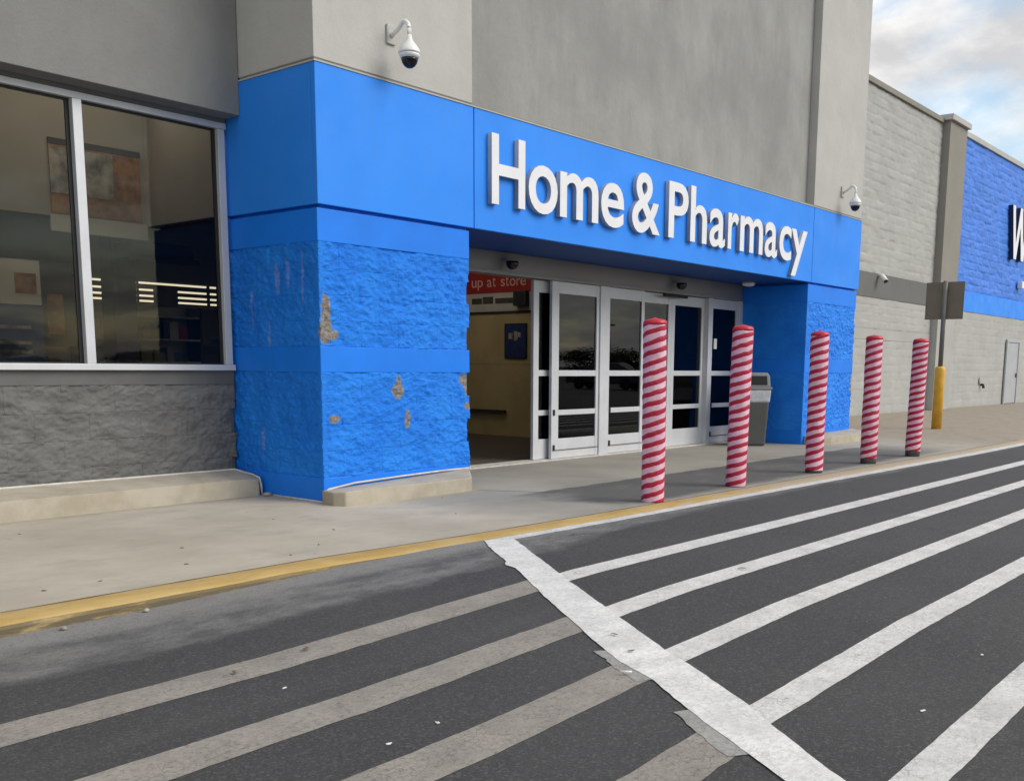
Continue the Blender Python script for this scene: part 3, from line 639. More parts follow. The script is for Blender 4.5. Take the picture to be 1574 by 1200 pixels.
tube('caulk_line', [(-4.6, YW - 0.022, 0.216), (-2.3, YW - 0.022, 0.214), (-1.2, YW - 0.02, 0.213), (-0.05, YW - 0.02, 0.212), (-0.02, 1.05, 0.178), (-0.03, 0.92, 0.156), (-0.035, 0.89, 0.10), (-0.03, 0.885, 0.0)], 0.011, M['caulk'], store, 6)
tube('caulk_line', [(0.0, 0.01, 0.0), (-0.005, 0.005, 0.10), (0.05, 0.006, 0.118), (0.35, 0.010, 0.150), (0.9, 0.012, 0.166), (1.45, 0.012, 0.178), (1.86, 0.014, 0.178)], 0.010, M['caulk'], store, 6)
tube('caulk_line', [(0.002, 0.02, 0.004), (0.0, 0.4, 0.006), (0.0, 0.88, 0.006)], 0.009, M['caulk'], store, 6)

# window
win = empty('window'); win.parent = store
def wbar(name, x0, x1, z0, z1, y0=YW - 0.035, y1=YW + 0.03, m=None): return box(name, x0, x1, y0, y1, z0, z1, m or M['alu'], win, 0.004)
wbar('sill', -4.10, -0.012, 1.139, 1.192, YW - 0.05, YW + 0.035)
wbar('frame', -4.10, -0.012, 3.292, 3.345)
wbar('frame', -0.100, -0.030, 1.193, 3.291); wbar('frame', -4.10, -4.03, 1.193, 3.291)
for x in (-1.424, -2.76): wbar('mullion', x, x + 0.078, 1.193, 3.291, YW - 0.045, YW + 0.03)
for x0, x1 in ((-1.346, -0.100), (-2.682, -1.424), (-4.03, -2.76)):
    for a0, a1, b0, b1 in ((x0, x1, 1.193, 1.205), (x0, x1, 3.272, 3.291), (x0, x0 + 0.012, 1.206, 3.271), (x1 - 0.034, x1, 1.206, 3.271)):
        box('gasket_shade_strip', a0, a1, YW + 0.010, YW + 0.028, b0, b1, M['alu_dark'], win)  # black gaskets; the widest strip also paints in the mullion's shaded side
    box('pane', x0 + 0.004, x1 - 0.004, YW + 0.016, YW + 0.022, 1.20, 3.285, M['glass'], win)
box('head_trim', -4.3, -0.012, YW - 0.02, YW + 0.05, 3.346, 3.40, M['overhang'], store)
box('wall', -16, -4.10, YW + 0.04, YW + 0.2, 1.139, 3.40, M['overhang'], store)

# doors: header, posts, leaves
box('door_header', XP - 0.3, XR + 0.04, YD, YD + 0.22, 2.285, H1 + 0.003, M['header'], store, 0.004)
box('header_track', XP - 0.3, XR + 0.005, YD - 0.018, YD - 0.001, 2.278, 2.315, M['header'], store, 0.003)
for x0, x1 in ((5.616, 5.828), (8.465, 8.585), (9.44, XR + 0.03)): box('door_post', x0, x1, YD - 0.02, YD + 0.12, 0.0, 2.277, M['alu'], store, 0.006)
box('threshold', XP, XR, YD - 0.08, YD + 0.2, 0.0, 0.012, M['caulk'], store, 0.003)
def leaf(x0, x1, y, style, ls=0.10, rs=0.07):
    d = empty('door'); d.parent = store
    y1 = y + 0.045
    box('stile', x0, x0 + ls, y, y1, 0.014, 2.275, M['alu'], d, 0.004); box('stile', x1 - rs, x1, y, y1, 0.014, 2.275, M['alu'], d, 0.004)
    xa, xb = x0 + ls + 0.0005, x1 - rs - 0.0005
    for z0, z1 in ((2.125, 2.274), (1.079, 1.155), (0.576, 0.644), (0.016, 0.272)): box('rail', xa, xb, y + 0.003, y1 - 0.003, z0, z1, M['alu'], d, 0.004)
    for z0, z1 in ((1.15, 2.13), (0.64, 1.085), (0.268, 0.58)): box('pane', xa, xb, y + 0.02, y + 0.026, z0, z1, M['dglass'], d)
    if style:
        box('kick_bar', x0 + 0.02, x1 - 0.01, y - 0.007, y - 0.0005, 0.118, 0.128, M['bin'], d)
        for z in (0.118, 0.575): box('latch', x0 + 0.03, x0 + 0.065, y - 0.012, y - 0.0005, z - 0.0, z + 0.075, M['black'], d, 0.003)
leaf(4.335, 5.30, YD + 0.085, 0, 0.105, 0.08)
leaf(4.600, 5.614, YD, 1, 0.145, 0.06)
leaf(5.830, 6.700, YD, 1, 0.03, 0.07)
leaf(6.640, 7.515, YD + 0.06, 0, 0.09, 0.09)
leaf(7.5165, 8.48, YD + 0.06, 0, 0.09, 0.09)
leaf(8.587, 9.438, YD, 1, 0.04, 0.07)
leaf(1.90, 2.75, YD, 1, 0.06, 0.07)
nb = box('notice', 8.70, 8.79, YD + 0.012, YD + 0.0185, 1.50, 1.66, M['wplastic'], store)
ms = box('motion_sensor', 7.12, 7.76, YD - 0.065, YD - 0.02, 2.225, 2.265, M['black'], store, 0.008)
# soffit lamp, unlit
sb = turned('soffit_light', [(0.10, 0.0), (0.105, -0.03), (0.085, -0.06), (0.03, -0.072)][::-1], M['wplastic'], store, 20, (9.0, 0.78, H1))

# right wing
YB = 3.49
relief_wall('wall', (0, YB, 0), (1, 0, 0), (0, -1, 0), XL - 0.1, 25.34, 3.69, 8.22, M['tan'], store, 0.085, 0.020, 60.0)
box('wall_band', XL - 0.1, 25.33, YB - 0.012, YB + 0.2, 3.065, 3.686, M['band'], store)
relief_wall('wall', (0, YB, 0), (1, 0, 0), (0, -1, 0), XL - 0.1, 25.34, 2.26, 3.061, M['tan'], store, 0.10, 0.016, 64.0)
box('wall_band', XL - 0.1, 25.33, YB - 0.006, YB + 0.2, 1.98, 2.256, M['tan'], store)
relief_wall('wall', (0, YB, 0), (1, 0, 0), (0, -1, 0), XL - 0.1, 25.34, 0.0, 1.976, M['tan'], store, 0.10, 0.012, 66.0)
box('wall_backing', XL - 0.1, 60, YB + 0.21, YB + 0.4, 0.0, 8.22, M['band'], store)
box('pilaster', 25.34, 26.86, 3.27, YB + 0.2, 3.66, 8.30, M['taupe'], store, 0.01)
box('pilaster', 25.36, 26.84, 3.285, YB + 0.2, 0.0, 3.655, M['tan'], store, 0.01)
box('coping', XL - 0.05, 25.25, YB - 0.06, YB + 0.4, 8.22, 8.36, M['taupe'], store, 0.01)
box('coping', 25.25, 26.95, 3.18, YB + 0.4, 8.302, 8.46, M['stucco_lt'], store, 0.01)
box('coping', 26.96, 60, YB - 0.06, YB + 0.4, 8.22, 8.38, M['stucco_lt'], store, 0.01)
relief_wall('blue_wall', (0, YB, 0), (1, 0, 0), (0, -1, 0), 26.84, 60, 3.70, 8.22, M['blue_far'], store, 0.10, 0.032, 70.0)
box('blue_band', 26.87, 60, YB - 0.015, YB + 0.2, 3.06, 3.695, M['fascia'], store)
relief_wall('wall', (0, YB, 0), (1, 0, 0), (0, -1, 0), 26.84, 60, 0.0, 3.056, M['tan'], store, 0.14, 0.012, 72.0)
sd_ = empty('service_door'); sd_.parent = store
box('door_panel', 33.35, 34.80, YB - 0.05, YB - 0.02, 0.02, 2.20, M['steel_door'], sd_, 0.005)
for a0, a1, b0, b1 in ((33.25, 33.345, 0.0, 2.30), (34.805, 34.90, 0.0, 2.30), (33.346, 34.804, 2.205, 2.30)): box('door_frame', a0, a1, YB - 0.08, YB - 0.02, b0, b1, M['steel_door'], sd_, 0.005)
box('door_handle', 34.62, 34.68, YB - 0.11, YB - 0.051, 0.95, 1.10, M['post'], sd_, 0.008)
hb = empty('hose_connection'); hb.parent = store
tube('outlet', [(30.65, YB + 0.02, 0.72), (30.65, YB - 0.09, 0.71), (30.65, YB - 0.11, 0.60)], 0.045, M['black'], hb)
turned('escutcheon', [(0.12, 0.0), (0.12, 0.02), (0.08, 0.03)], M['tan'], hb).matrix_local = Matrix.Translation((30.5, YB - 0.02, 0.84)) @ Euler((R(90), 0, 0)).to_matrix().to_4x4()
box('wall_fixture', 34.1, 34.45, YB - 0.2, YB - 0.02, 4.12, 4.38, M['wplastic'], store, 0.03)

# interior shell: floor, ceiling, walls
box('inner_floor', -16, 11.38, YW + 0.21, 14, -0.02, 0.002, M['in_floor'], store)
box('inner_floor', XP - 0.3, XR + 0.04, YD + 0.2, YW + 0.209, -0.02, 0.0025, M['in_floor'], store)
box('inner_ceiling', -16, 12, 1.47, 14, 4.05, 4.1, M['in_wall'], store)
box('inner_wall', -16, 30, 13.9, 14.0, 0.0, 8.0, M['in_wall'], store)
box('inner_wall', -16.1, -16, 1.4, 14, 0.0, 8.0, M['in_wall'], store)
box('inner_wall', 11.40, 11.44, 3.46, 14, 0.0, 8.0, M['in_dark'], store)
bw = empty('vestibule_wall'); bw.parent = store
box('wall_upper', 7.62, 7.72, 1.55, 9.0, 1.235, 4.04, M['in_tan'], bw)
box('wall_lower', 7.615, 7.72, 1.55, 9.0, 0.003, 1.23, M['in_tan'], bw)
box('trim', 7.60, 7.614, 1.55, 9.0, 2.10, 2.125, M['in_dark'], bw)
box('guard_rail', 7.55, 7.60, 4.62, 9.0, 0.40, 0.45, M['in_dark'], bw)
box('bulkhead', -9, 0.06, 2.82, 3.0, 2.57, 4.04, M['in_wall'], store)
box('bulkhead', 0.062, 0.16, 1.52, 3.0, 2.57, 4.04, M['in_wall'], store)
box('bulkhead_strip', -0.92, 0.058, 2.795, 2.818, 2.43, 2.585, M['in_white'], store)

for (x, y, lb) in ((-2.2, 2.15, 'added fill light panel just inside the left window pane'), (-0.7, 2.15, 'added fill light panel just inside the right window pane'), (5.9, 4.2, 'added fill light panel over the vestibule, nearer the doors'), (5.9, 5.8, 'added fill light panel over the vestibule, farther inside'), (1.5, 6.2, 'added fill light panel in the middle of the store behind the window'), (3.6, 9.6, 'added fill light panel farthest inside the store')):  # unseen panels added to brighten the rooms behind the glass
    t = tag(empty('fill_light', (x, y, 4.0)), lb, 'light', 'fill lights added inside the store')
    box('housing', -0.62, 0.62, -0.17, 0.17, 0.012, 0.049, M['in_white'], t); box('diffuser', -0.6, 0.6, -0.15, 0.15, 0.0, 0.0115, M['panel'], t)

# ------------------------------------------------------------------ lettering over the doors
sign = tag(empty('store_sign', (5.7, 0, 2.8)), 'white raised letters reading Home & Pharmacy on the blue fascia', 'sign')
inv = Matrix.Translation(-Vector(sign.location))
B0, XH, CH = 2.795, 3.262, 3.468
LET = [('H', 2.102, 2.611, B0, CH), ('o', 2.666, 3.145, B0 - 0.012, XH + 0.012), ('m', 3.187, 3.877, B0, XH + 0.010), ('e', 3.93, 4.379, B0 - 0.012, XH + 0.012), ('&', 4.545, 5.142, B0 - 0.012, CH + 0.012),
       ('P', 5.337, 5.792, B0, CH), ('h', 5.85, 6.258, B0, CH + 0.015), ('a', 6.331, 6.739, B0 - 0.012, XH + 0.012), ('r', 6.815, 7.105, B0, XH + 0.012), ('m', 7.150, 7.814, B0, XH + 0.012), ('a', 7.877, 8.266, B0 - 0.012, XH + 0.012),
       ('c', 8.330, 8.718, B0 - 0.012, XH + 0.012), ('y', 8.715, 9.25, B0 - 0.215, XH)]
for ch, x0, x1, z0, z1 in LET:
    me = glyph(ch, x0, x1, z0, z1, 0.028, 0.014)
    for v in me.vertices: v.co.y += -0.032
    me.materials.clear(); me.materials.append(M['letter']); me.materials.append(M['letter_side'])
    me.transform(inv)
    for p in me.polygons: p.material_index = 0 if abs(p.normal.y) > 0.7 else 1
    o = bpy.data.objects.new('letter', me); COL.objects.link(o); o.parent = sign
    o['label'] = 'white letter ' + ch

ws = tag(empty('wall_sign', (32.4, YB, 5.06)), 'tall white letter W with dark sides on far blue wall', 'sign')
bm = bmesh.new(); y0, y1 = -0.16, 0.02
Wp = [(0.0, 1.77), (0.30, 1.77), (0.62, 0.52), (0.95, 1.77), (1.22, 1.77), (1.55, 0.52), (1.87, 1.77), (2.17, 1.77), (1.70, 0.0), (1.40, 0.0), (1.085, 1.12), (0.77, 0.0), (0.47, 0.0)]
fa = [bm.verts.new((x, y0, z)) for x, z in Wp]; fb = [bm.verts.new((x, y1, z)) for x, z in Wp]
bm.faces.new(fa); bm.faces.new(fb[::-1])
for i in range(len(Wp)): bm.faces.new((fa[i], fa[(i + 1) % len(Wp)], fb[(i + 1) % len(Wp)], fb[i]))
me = fin(bm, 'letter'); o = link('letter', me, [M['letter'], M['navy']], ws)
for p in me.polygons: p.material_index = 0 if p.normal.y < -0.7 else 1

# ------------------------------------------------------------------ cameras on the walls
def ptz(x, y, zd, sc, label):
    c = tag(empty('security_camera', (x, 0.012, zd)), label, 'camera', 'dome cameras on the pilasters')
    box('wall_plate', -0.055 * sc, 0.055 * sc, -0.022, 0.0, -0.02 * sc, 0.16 * sc, M['stucco_lt'], c, 0.008)
    d = y
    pts = [(0, -0.02, 0.055 * sc)] + [(0, -0.02 + (d + 0.09) * t, 0.055 * sc + 0.085 * sc * t) for t in (0.3, 0.6)]
    cx = d + 0.075
    for a in range(0, 91, 15): pts.append((0, cx - 0.075 * math.sin(R(a)), 0.075 * sc + 0.075 * math.cos(R(a)) + 0.0))
    pts.append((0, d, 0.0))
    tube('arm', pts, 0.021 * sc, M['wplastic'], c, 12)
    h = turned('housing', [(0.020, 0.02), (0.026, -0.01), (0.034, -0.03), (0.060, -0.062), (0.088, -0.100), (0.097, -0.122), (0.097, -0.134), (0.086, -0.1345), (0.086, -0.139), (0.092, -0.140), (0.090, -0.156), (0.078, -0.175)][::-1], M['wplastic'], c, 32, (0, d, 0))
    turned('dome', [(0.074, -0.170), (0.073, -0.190), (0.064, -0.215), (0.048, -0.237), (0.026, -0.252), (0.006, -0.256)][::-1], M['dome'], c, 32, (0, d, 0))
    return c
ptz(0.85, -0.245, 4.013, 0.92, 'white dome security camera above the left end of the blue fascia')
ptz(10.60, -0.235, 3.971, 0.92, 'white dome security camera above the right end of the blue fascia')
def minidome(x, label):
    c = tag(empty('dome_camera', (x, YD, 2.40)), label, 'camera', 'black domes over the doors')
    box('bracket', -0.05, 0.05, -0.10, 0.0, 0.03, 0.07, M['header'], c, 0.006)
    turned('dome', [(0.070, 0.03), (0.078, 0.01), (0.074, -0.02), (0.055, -0.05), (0.02, -0.066)][::-1], M['dome'], c, 24, (0, -0.13, 0))
minidome(3.68, 'black dome camera on the header over the open doorway')
minidome(7.46, 'black dome camera on the header over the motion sensor bar')
bc = tag(empty('bullet_camera', (21.1, YB - 0.012, 3.66)), 'small white bullet camera on grey band of far wall', 'camera')
box('mount', -0.06, 0.06, -0.06, 0.0, -0.05, 0.05, M['wplastic'], bc, 0.01)
tube('body', [(0, -0.05, 0.0), (-0.05, -0.15, -0.06), (-0.12, -0.33, -0.25)], [0.05, 0.10, 0.10], M['wplastic'], bc, 16)
tube('lens', [(-0.12, -0.33, -0.251), (-0.132, -0.35, -0.28)], 0.085, M['dome'], bc, 16)
bc.scale = (0.7, 0.7, 0.7)

# ------------------------------------------------------------------ striped bollards
def bollard(x, y, seed, base_gap, label, lean=(0, 0)):
    b = tag(empty('bollard', (x, y, 0)), label, 'bollard', 'candy striped bollards along the kerb')
    rnd = random.Random(seed); Hh = 1.63; r0 = 0.103; n = 28; ph = rnd.uniform(0, 6.28)
    turned('post', [(0.098, 0.0), (0.098, base_gap + 0.12)], M['bolbase'], b, 24)
    bm = bmesh.new(); rings = []
    zs = [base_gap + (Hh - 0.045 - base_gap) * i / 60 for i in range(61)]
    def rad(a, z): return r0 + 0.006 * noise.noise((math.cos(a) * 1.3, math.sin(a) * 1.3 + seed, z * 3.0)) + 0.0022 * noise.noise((math.cos(a) * 3, math.sin(a) * 3 + seed, z * 14.0))
    for z in zs: rings.append([bm.verts.new((rad(2 * math.pi * k / n, z) * math.cos(2 * math.pi * k / n), rad(2 * math.pi * k / n, z) * math.sin(2 * math.pi * k / n), z)) for k in range(n)])
    for a, c in zip(rings, rings[1:]):
        for k in range(n): bm.faces.new((a[k], a[(k + 1) % n], c[(k + 1) % n], c[k]))
    bm.faces.new(rings[-1])
    link('wrap', fin(bm, 'wrap', True), M['pink'], b)
    pitch = rnd.uniform(0.168, 0.190); width = 0.0425 + rnd.uniform(-0.002, 0.003)
    for h in (0, 1):
        bm = bmesh.new(); rows = []; steps = int((Hh - 0.02 - base_gap) / pitch * 28)
        for i in range(-14, steps + 1):
            a = ph + math.pi * h + 2 * math.pi * i / 28; zc = base_gap + 0.004 + pitch * i / 28
            w = width * (1 + 0.2 * noise.noise((i * 0.17, seed + h * 9, 2.0))); zc += 0.008 * noise.noise((i * 0.11, seed, 7.0)) + 0.006 * noise.noise((i * 0.4, seed, 3.0))
            if zc + w < base_gap: continue
            row = []
            for t, e in ((0, 0.0), (0.12, 0.0014), (0.5, 0.0018), (0.88, 0.0014), (1, 0.0)):
                z = max(base_gap, min(zc + w * t, Hh - 0.046)); r = rad(a, z) + e + 0.0006
                row.append(bm.verts.new((r * math.cos(a), r * math.sin(a), z)))
            rows.append(row)
        for p, q in zip(rows, rows[1:]):
            for k in range(4): bm.faces.new((p[k], q[k], q[k + 1], p[k + 1]))
        link('stripe', fin(bm, 'stripe', True), M['red'], b)
    turned('cap', [(r0 + 0.003, Hh - 0.056), (r0 + 0.003, Hh - 0.040), (r0 - 0.002, Hh - 0.026), (r0 - 0.016, Hh - 0.014), (0.03, Hh - 0.004), (0.005, Hh + 0.005)], M['redcap'], b, 24)
    b.rotation_euler = (lean[0], lean[1], rnd.uniform(0, 6))
    return b
BL = [(2.06, -2.07, 0.004, 'nearest candy striped bollard, in front of the sliding doors'), (3.66, -2.03, 0.008, 'second candy striped bollard, in front of the grey trash can'), (5.53, -2.03, 0.03, 'third candy striped bollard, in front of the right blue pillar'),
      (7.12, -2.05, 0.07, 'fourth candy striped bollard, in front of the tan wall'), (8.64, -2.08, 0.08, 'farthest candy striped bollard, beside the yellow sleeved sign post')]
for i, (x, y, gp, lb) in enumerate(BL): bollard(x, y, 3 + i * 11, gp, lb, (R(random.uniform(-0.9, 0.9)), R(random.uniform(-0.9, 0.9))))

# ------------------------------------------------------------------ trash can
tcn = tag(empty('trash_can', (8.82, 0.56, 0)), 'dark grey trash can with pale liner beside the blue pillar', 'trash can')
def taper(name, w0, w1, z0, z1, m, bev=0.02):
    bm = bmesh.new()
    vs = [bm.verts.new(p) for p in [(-w0, -w0 * 0.9, z0), (w0, -w0 * 0.9, z0), (w0, w0 * 0.9, z0), (-w0, w0 * 0.9, z0), (-w1, -w1 * 0.9, z1), (w1, -w1 * 0.9, z1), (w1, w1 * 0.9, z1), (-w1, w1 * 0.9, z1)]]
    for f in ((0, 3, 2, 1), (4, 5, 6, 7), (0, 1, 5, 4), (1, 2, 6, 5), (2, 3, 7, 6), (3, 0, 4, 7)): bm.faces.new([vs[i] for i in f])
    bmesh.ops.bevel(bm, geom=bm.edges[:], offset=bev, segments=3, affect='EDGES', profile=0.5)
    return link(name, fin(bm, name), m, tcn)
taper('body', 0.245, 0.285, 0.004, 0.70, M['bin'], 0.035)
taper('liner', 0.292, 0.312, 0.675, 0.875, M['bag'], 0.03)
taper('lid_rim', 0.322, 0.325, 0.876, 0.915, M['binlid'], 0.012)
lid = empty('lid'); lid.parent = tcn
bm = bmesh.new()
pf = [(-0.295, 0.916), (-0.28, 1.08), (-0.235, 1.135), (0.235, 1.135), (0.28, 1.08), (0.295, 0.916)]
for y in (-0.28, 0.28): pass
fa = [bm.verts.new((x, -0.265 + (z - 0.916) * 0.12, z)) for x, z in pf]; fb = [bm.verts.new((x, 0.265 - (z - 0.916) * 0.12, z)) for x, z in pf]
bm.faces.new(fa); bm.faces.new(fb[::-1])
for i in range(6): bm.faces.new((fa[i], fa[(i + 1) % 6], fb[(i + 1) % 6], fb[i]))
bmesh.ops.bevel(bm, geom=bm.edges[:], offset=0.015, segments=2, affect='EDGES', profile=0.5)
link('hood', fin(bm, 'hood'), M['binlid'], lid)
for sgn in (-1, 1):
    bm = bmesh.new(); q = [(-0.235, 0.945), (0.235, 0.945), (0.222, 1.085), (-0.222, 1.085)]
    f1 = [bm.verts.new((x, sgn * (0.2675 - (z - 0.916) * 0.12), z)) for x, z in q]; f2 = [bm.verts.new((x, sgn * 0.2, z)) for x, z in q]
    bm.faces.new(f1); bm.faces.new(f2)
    for i in range(4): bm.faces.new((f1[i], f1[(i + 1) % 4], f2[(i + 1) % 4], f2[i]))
    link('flap', fin(bm, 'flap'), M['black'], lid)

tcn.scale = (0.82, 0.82, 1.0); tcn.rotation_euler.z = R(-48)

# ------------------------------------------------------------------ sign post
sp_ = tag(empty('sign_post', (15.65, -0.075, 0)), 'sign post with yellow base sleeve and brown blank sign back', 'sign post')
turned('sleeve', [(0.100, 0.0), (0.100, 1.21), (0.092, 1.25), (0.06, 1.27)], M['yellow'], sp_, 24)
turned('pole', [(0.046, 1.2), (0.046, 2.97)], M['post'], sp_, 16)
box('sign_board', 0.062, 0.070, -0.36, 0.40, 2.215, 2.955, M['board'], sp_)
for z in (2.40, 2.78): box('bracket', 0.046, 0.061, -0.05, 0.05, z, z + 0.04, M['post'], sp_)

# ------------------------------------------------------------------ things inside, seen through glass
def wall_letter(ch, x, y0, y1, z0, z1, m, parent):
    """one character on a wall that faces -X, running from y0 (left) to y1 (right)"""
    me = glyph(ch, 0, 1, 0, 1, 0.002)
    for v in me.vertices:
        a, d, c = v.co; v.co = (x + d, y0 + (y1 - y0) * a, z0 + (z1 - z0) * c)
    me.transform(Matrix.Translation(-Vector(parent.location)))
    me.materials.clear(); me.materials.append(m); o = bpy.data.objects.new('letter', me); COL.objects.link(o); o.parent = parent
rb = tag(empty('wall_banner', (7.6, 4.7, 2.43)), 'red banner with pale lettering on wall inside the open doorway', 'banner')
box('sheet', 0.0, 0.012, -1.4, 2.0, 0.01, 0.42, M['in_red'], rb)
for ch, a, b_, lo, hi in (('u', 5.42, 5.31, 0, 1), ('p', 5.28, 5.16, -0.4, 1), ('a', 5.06, 4.95, 0, 1), ('t', 4.93, 4.86, 0, 1.3), ('s', 4.74, 4.65, 0, 1), ('t', 4.63, 4.56, 0, 1.3), ('o', 4.54, 4.41, 0, 1), ('r', 4.385, 4.315, 0, 1), ('e', 4.30, 4.18, 0, 1)):
    wall_letter(ch, 7.598, a, b_, 2.545 + 0.12 * lo, 2.545 + 0.12 * hi, M['text_dim'], rb)
wb = tag(empty('price_board', (7.6, 4.7, 2.13)), 'pale strip board with dark print under the red banner', 'board')
box('sheet', 0.0, 0.012, -1.4, 2.0, 0.0, 0.305, M['in_white'], wb)
for y0, y1, h in ((0.48, 0.72, 0.10), (0.22, 0.46, 0.12), (-0.28, 0.17, 0.09)): box('print', -0.003, -0.0005, y0, y1, 0.13, 0.13 + h, M['text_dark'], wb)
sbx = tag(empty('wall_speaker', (7.6, 4.245, 2.205)), 'small dark box mounted at the end of the pale strip board', 'speaker')
box('case', -0.10, -0.004, -0.14, 0.14, 0.0, 0.245, M['in_dark'], sbx, 0.01); box('grille', -0.106, -0.1005, -0.11, 0.11, 0.03, 0.215, M['black'], sbx)
ps = tag(empty('wall_poster', (7.6, 4.41, 1.33)), 'navy blue poster on tan wall inside the open doorway', 'poster')
box('frame', 0.0, 0.015, -0.25, 0.25, 0.0, 0.59, M['black'], ps); box('print', -0.004, -0.0005, -0.225, 0.225, 0.02, 0.57, M['in_navy'], ps)
for (a, b_, z, h) in ((0.05, 0.15, 0.33, 0.10), (-0.05, 0.03, 0.30, 0.16), (-0.12, -0.06, 0.36, 0.08)): box('mark', -0.0065, -0.0045, a, b_, z, z + h, M['in_grey'], ps)
op = tag(empty('wall_poster', (-0.44, 2.80, 2.60)), 'orange poster with grey picture high behind the window', 'poster')
box('sheet', -0.46, 0.44, 0.0, 0.015, 0.0, 0.62, M['in_orange'], op)
box('picture', -0.46, 0.16, -0.004, -0.0005, 0.18, 0.60, M['in_grey'], op)
box('valance', -0.46, 0.45, -0.004, 0.0145, 0.625, 0.68, M['in_dark'], op)
kx = tag(empty('kiosk', (-1.28, 2.6, 0.0)), 'blue kiosk with white notice behind the left window pane', 'kiosk')
box('cabinet', -0.9, 0.15, 0.0, 0.5, 0.003, 1.72, M['in_blue'], kx, 0.02); box('notice', -0.5, 0.13, -0.006, -0.001, 1.72, 2.12, M['in_white'], kx)
box('notice_picture', -0.1, 0.09, -0.010, -0.0065, 1.82, 2.0, M['in_orange'], kx)
for z in (1.28, 1.36, 1.5): box('print', -0.35, 0.02, -0.005, -0.0005, z, z + 0.03, M['in_grey'], kx)
fr = tag(empty('framed_poster', (-0.84, 2.95, 1.35)), 'dark framed poster with orange figure behind left window pane', 'poster')
box('backing', -0.17, 0.17, 0.0, 0.03, 0.0, 0.80, M['in_dark'], fr); box('figure', -0.10, 0.06, -0.006, -0.0005, 0.12, 0.50, M['in_orange'], fr)
bx_ = tag(empty('wall_cabinet', (1.1, 4.2, 2.40)), 'black wide box hanging behind the right window pane', 'cabinet')
box('case', -0.45, 0.35, 0.0, 0.4, 0.0, 0.20, M['black'], bx_, 0.02); box('lip', -0.50, 0.40, -0.03, -0.001, -0.04, 0.03, M['in_dark'], bx_, 0.005)
col_ = tag(empty('reflection_column', (0.95, 5.0, 0.0)), 'navy column standing in for the pillar reflection in the right window pane', 'column')  # navy box put in for the blue pillar's reflection in the pane
box('shaft', -0.12, 0.18, 0.0, 0.3, 0.003, 2.9, M['in_navy'], col_, 0.01); box('plinth', -0.15, 0.21, -0.03, 0.33, 0.003, 0.1, M['black'], col_)
lr = tag(empty('light_rack', (2.7, 8.0, 2.1)), 'rack of thin bright light strips glowing deep inside behind the window', 'light')
for z in (2.09, 2.46): box('rack_rail', -1.45, 1.55, 0.05, 0.08, z - 2.1, z - 2.08, M['in_dark'], lr)
for j, z in enumerate((2.42, 2.315, 2.225, 2.145)):
    for i, (x0, x1) in enumerate(((1.28, 1.36), (1.58, 1.68), (2.02, 2.50), (2.58, 2.80), (2.86, 3.08 + (0.10 if j == 0 else 0)), (3.18 if j == 0 else 3.52, 4.02), (4.10, 4.20))):
        box('light_strip', x0 - 2.7, x1 - 2.7, 0.0, 0.03, z - 2.1, z - 2.1 + 0.028, M['tube'], lr)
sh = tag(empty('display_shelf', (2.6, 8.4, 0.0)), 'pale shelf unit with uprights deep inside behind the window', 'shelf')
box('back_panel', -0.6, 1.6, 0.2, 0.25, 0.003, 1.75, M['in_wall'], sh)
for x in (-0.55, 0.05, 0.62, 1.5): box('upright', x, x + 0.05, 0.0, 0.05, 0.003, 1.85, M['in_dark'], sh)
for z in (0.5, 1.0, 1.35): box('shelf', -0.5, 1.5, 0.051, 0.199, z, z + 0.03, M['in_white'], sh)
gcol = ['in_grey', 'in_blue', 'in_white', 'in_dark', 'in_orange', 'in_wall', 'in_navy', 'in_red']
for (gx, gy, wd, lb) in ((-1.05, 4.6, 1.5, 'goods shelf behind the left window pane'), (1.55, 5.6, 1.7, 'goods shelf behind the middle of the right window pane')):
    g_ = tag(empty('goods_shelf', (gx, gy, 0)), lb, 'shelf'); rr = random.Random(int(gx * 10))
    box('back_panel', -wd / 2, wd / 2, 0.32, 0.35, 0.003, 1.95, M['in_wall'], g_)
    for sx in (-wd / 2, wd / 2 - 0.04): box('upright', sx, sx + 0.04, 0.0, 0.319, 0.003, 1.95, M['in_dark'], g_)
    for z in (0.9, 1.2, 1.5, 1.8):
        box('shelf', -wd / 2 + 0.041, wd / 2 - 0.041, 0.0, 0.318, z, z + 0.025, M['in_white'], g_)
        x = -wd / 2 + 0.06
        while x < wd / 2 - 0.2 and z < 1.75:
            w = rr.uniform(0.07, 0.17); h = rr.uniform(0.12, 0.24)
            if rr.random() < 0.86: box('package', x, x + w, 0.03 + rr.uniform(0, 0.05), 0.28, z + 0.0255, z + 0.025 + h, M[rr.choice(gcol)], g_, 0.004)
            x += w + rr.uniform(0.008, 0.03)
for (x, w, h, m, nm, lb) in ((3.3, 0.55, 1.50, 'black', 'vending_machine', 'dark vending machine deep behind right window pane'), (4.05, 0.5, 1.62, 'in_navy', 'vending_machine', 'navy vending machine deep behind right edge of window'), (2.30, 0.35, 1.05, 'in_yellow', 'display_bin', 'yellow display bin behind the right window pane')):
    v_ = tag(empty(nm, (x, 7.0, 0)), lb, nm.replace('_', ' '))
    box('cabinet', -w / 2, w / 2, 0, 0.6, 0.003, h, M[m], v_, 0.03); box('front_panel', -w / 2 + 0.06, w / 2 - 0.06, -0.012, -0.001, h * 0.4, h * 0.9, M['in_dark'], v_)

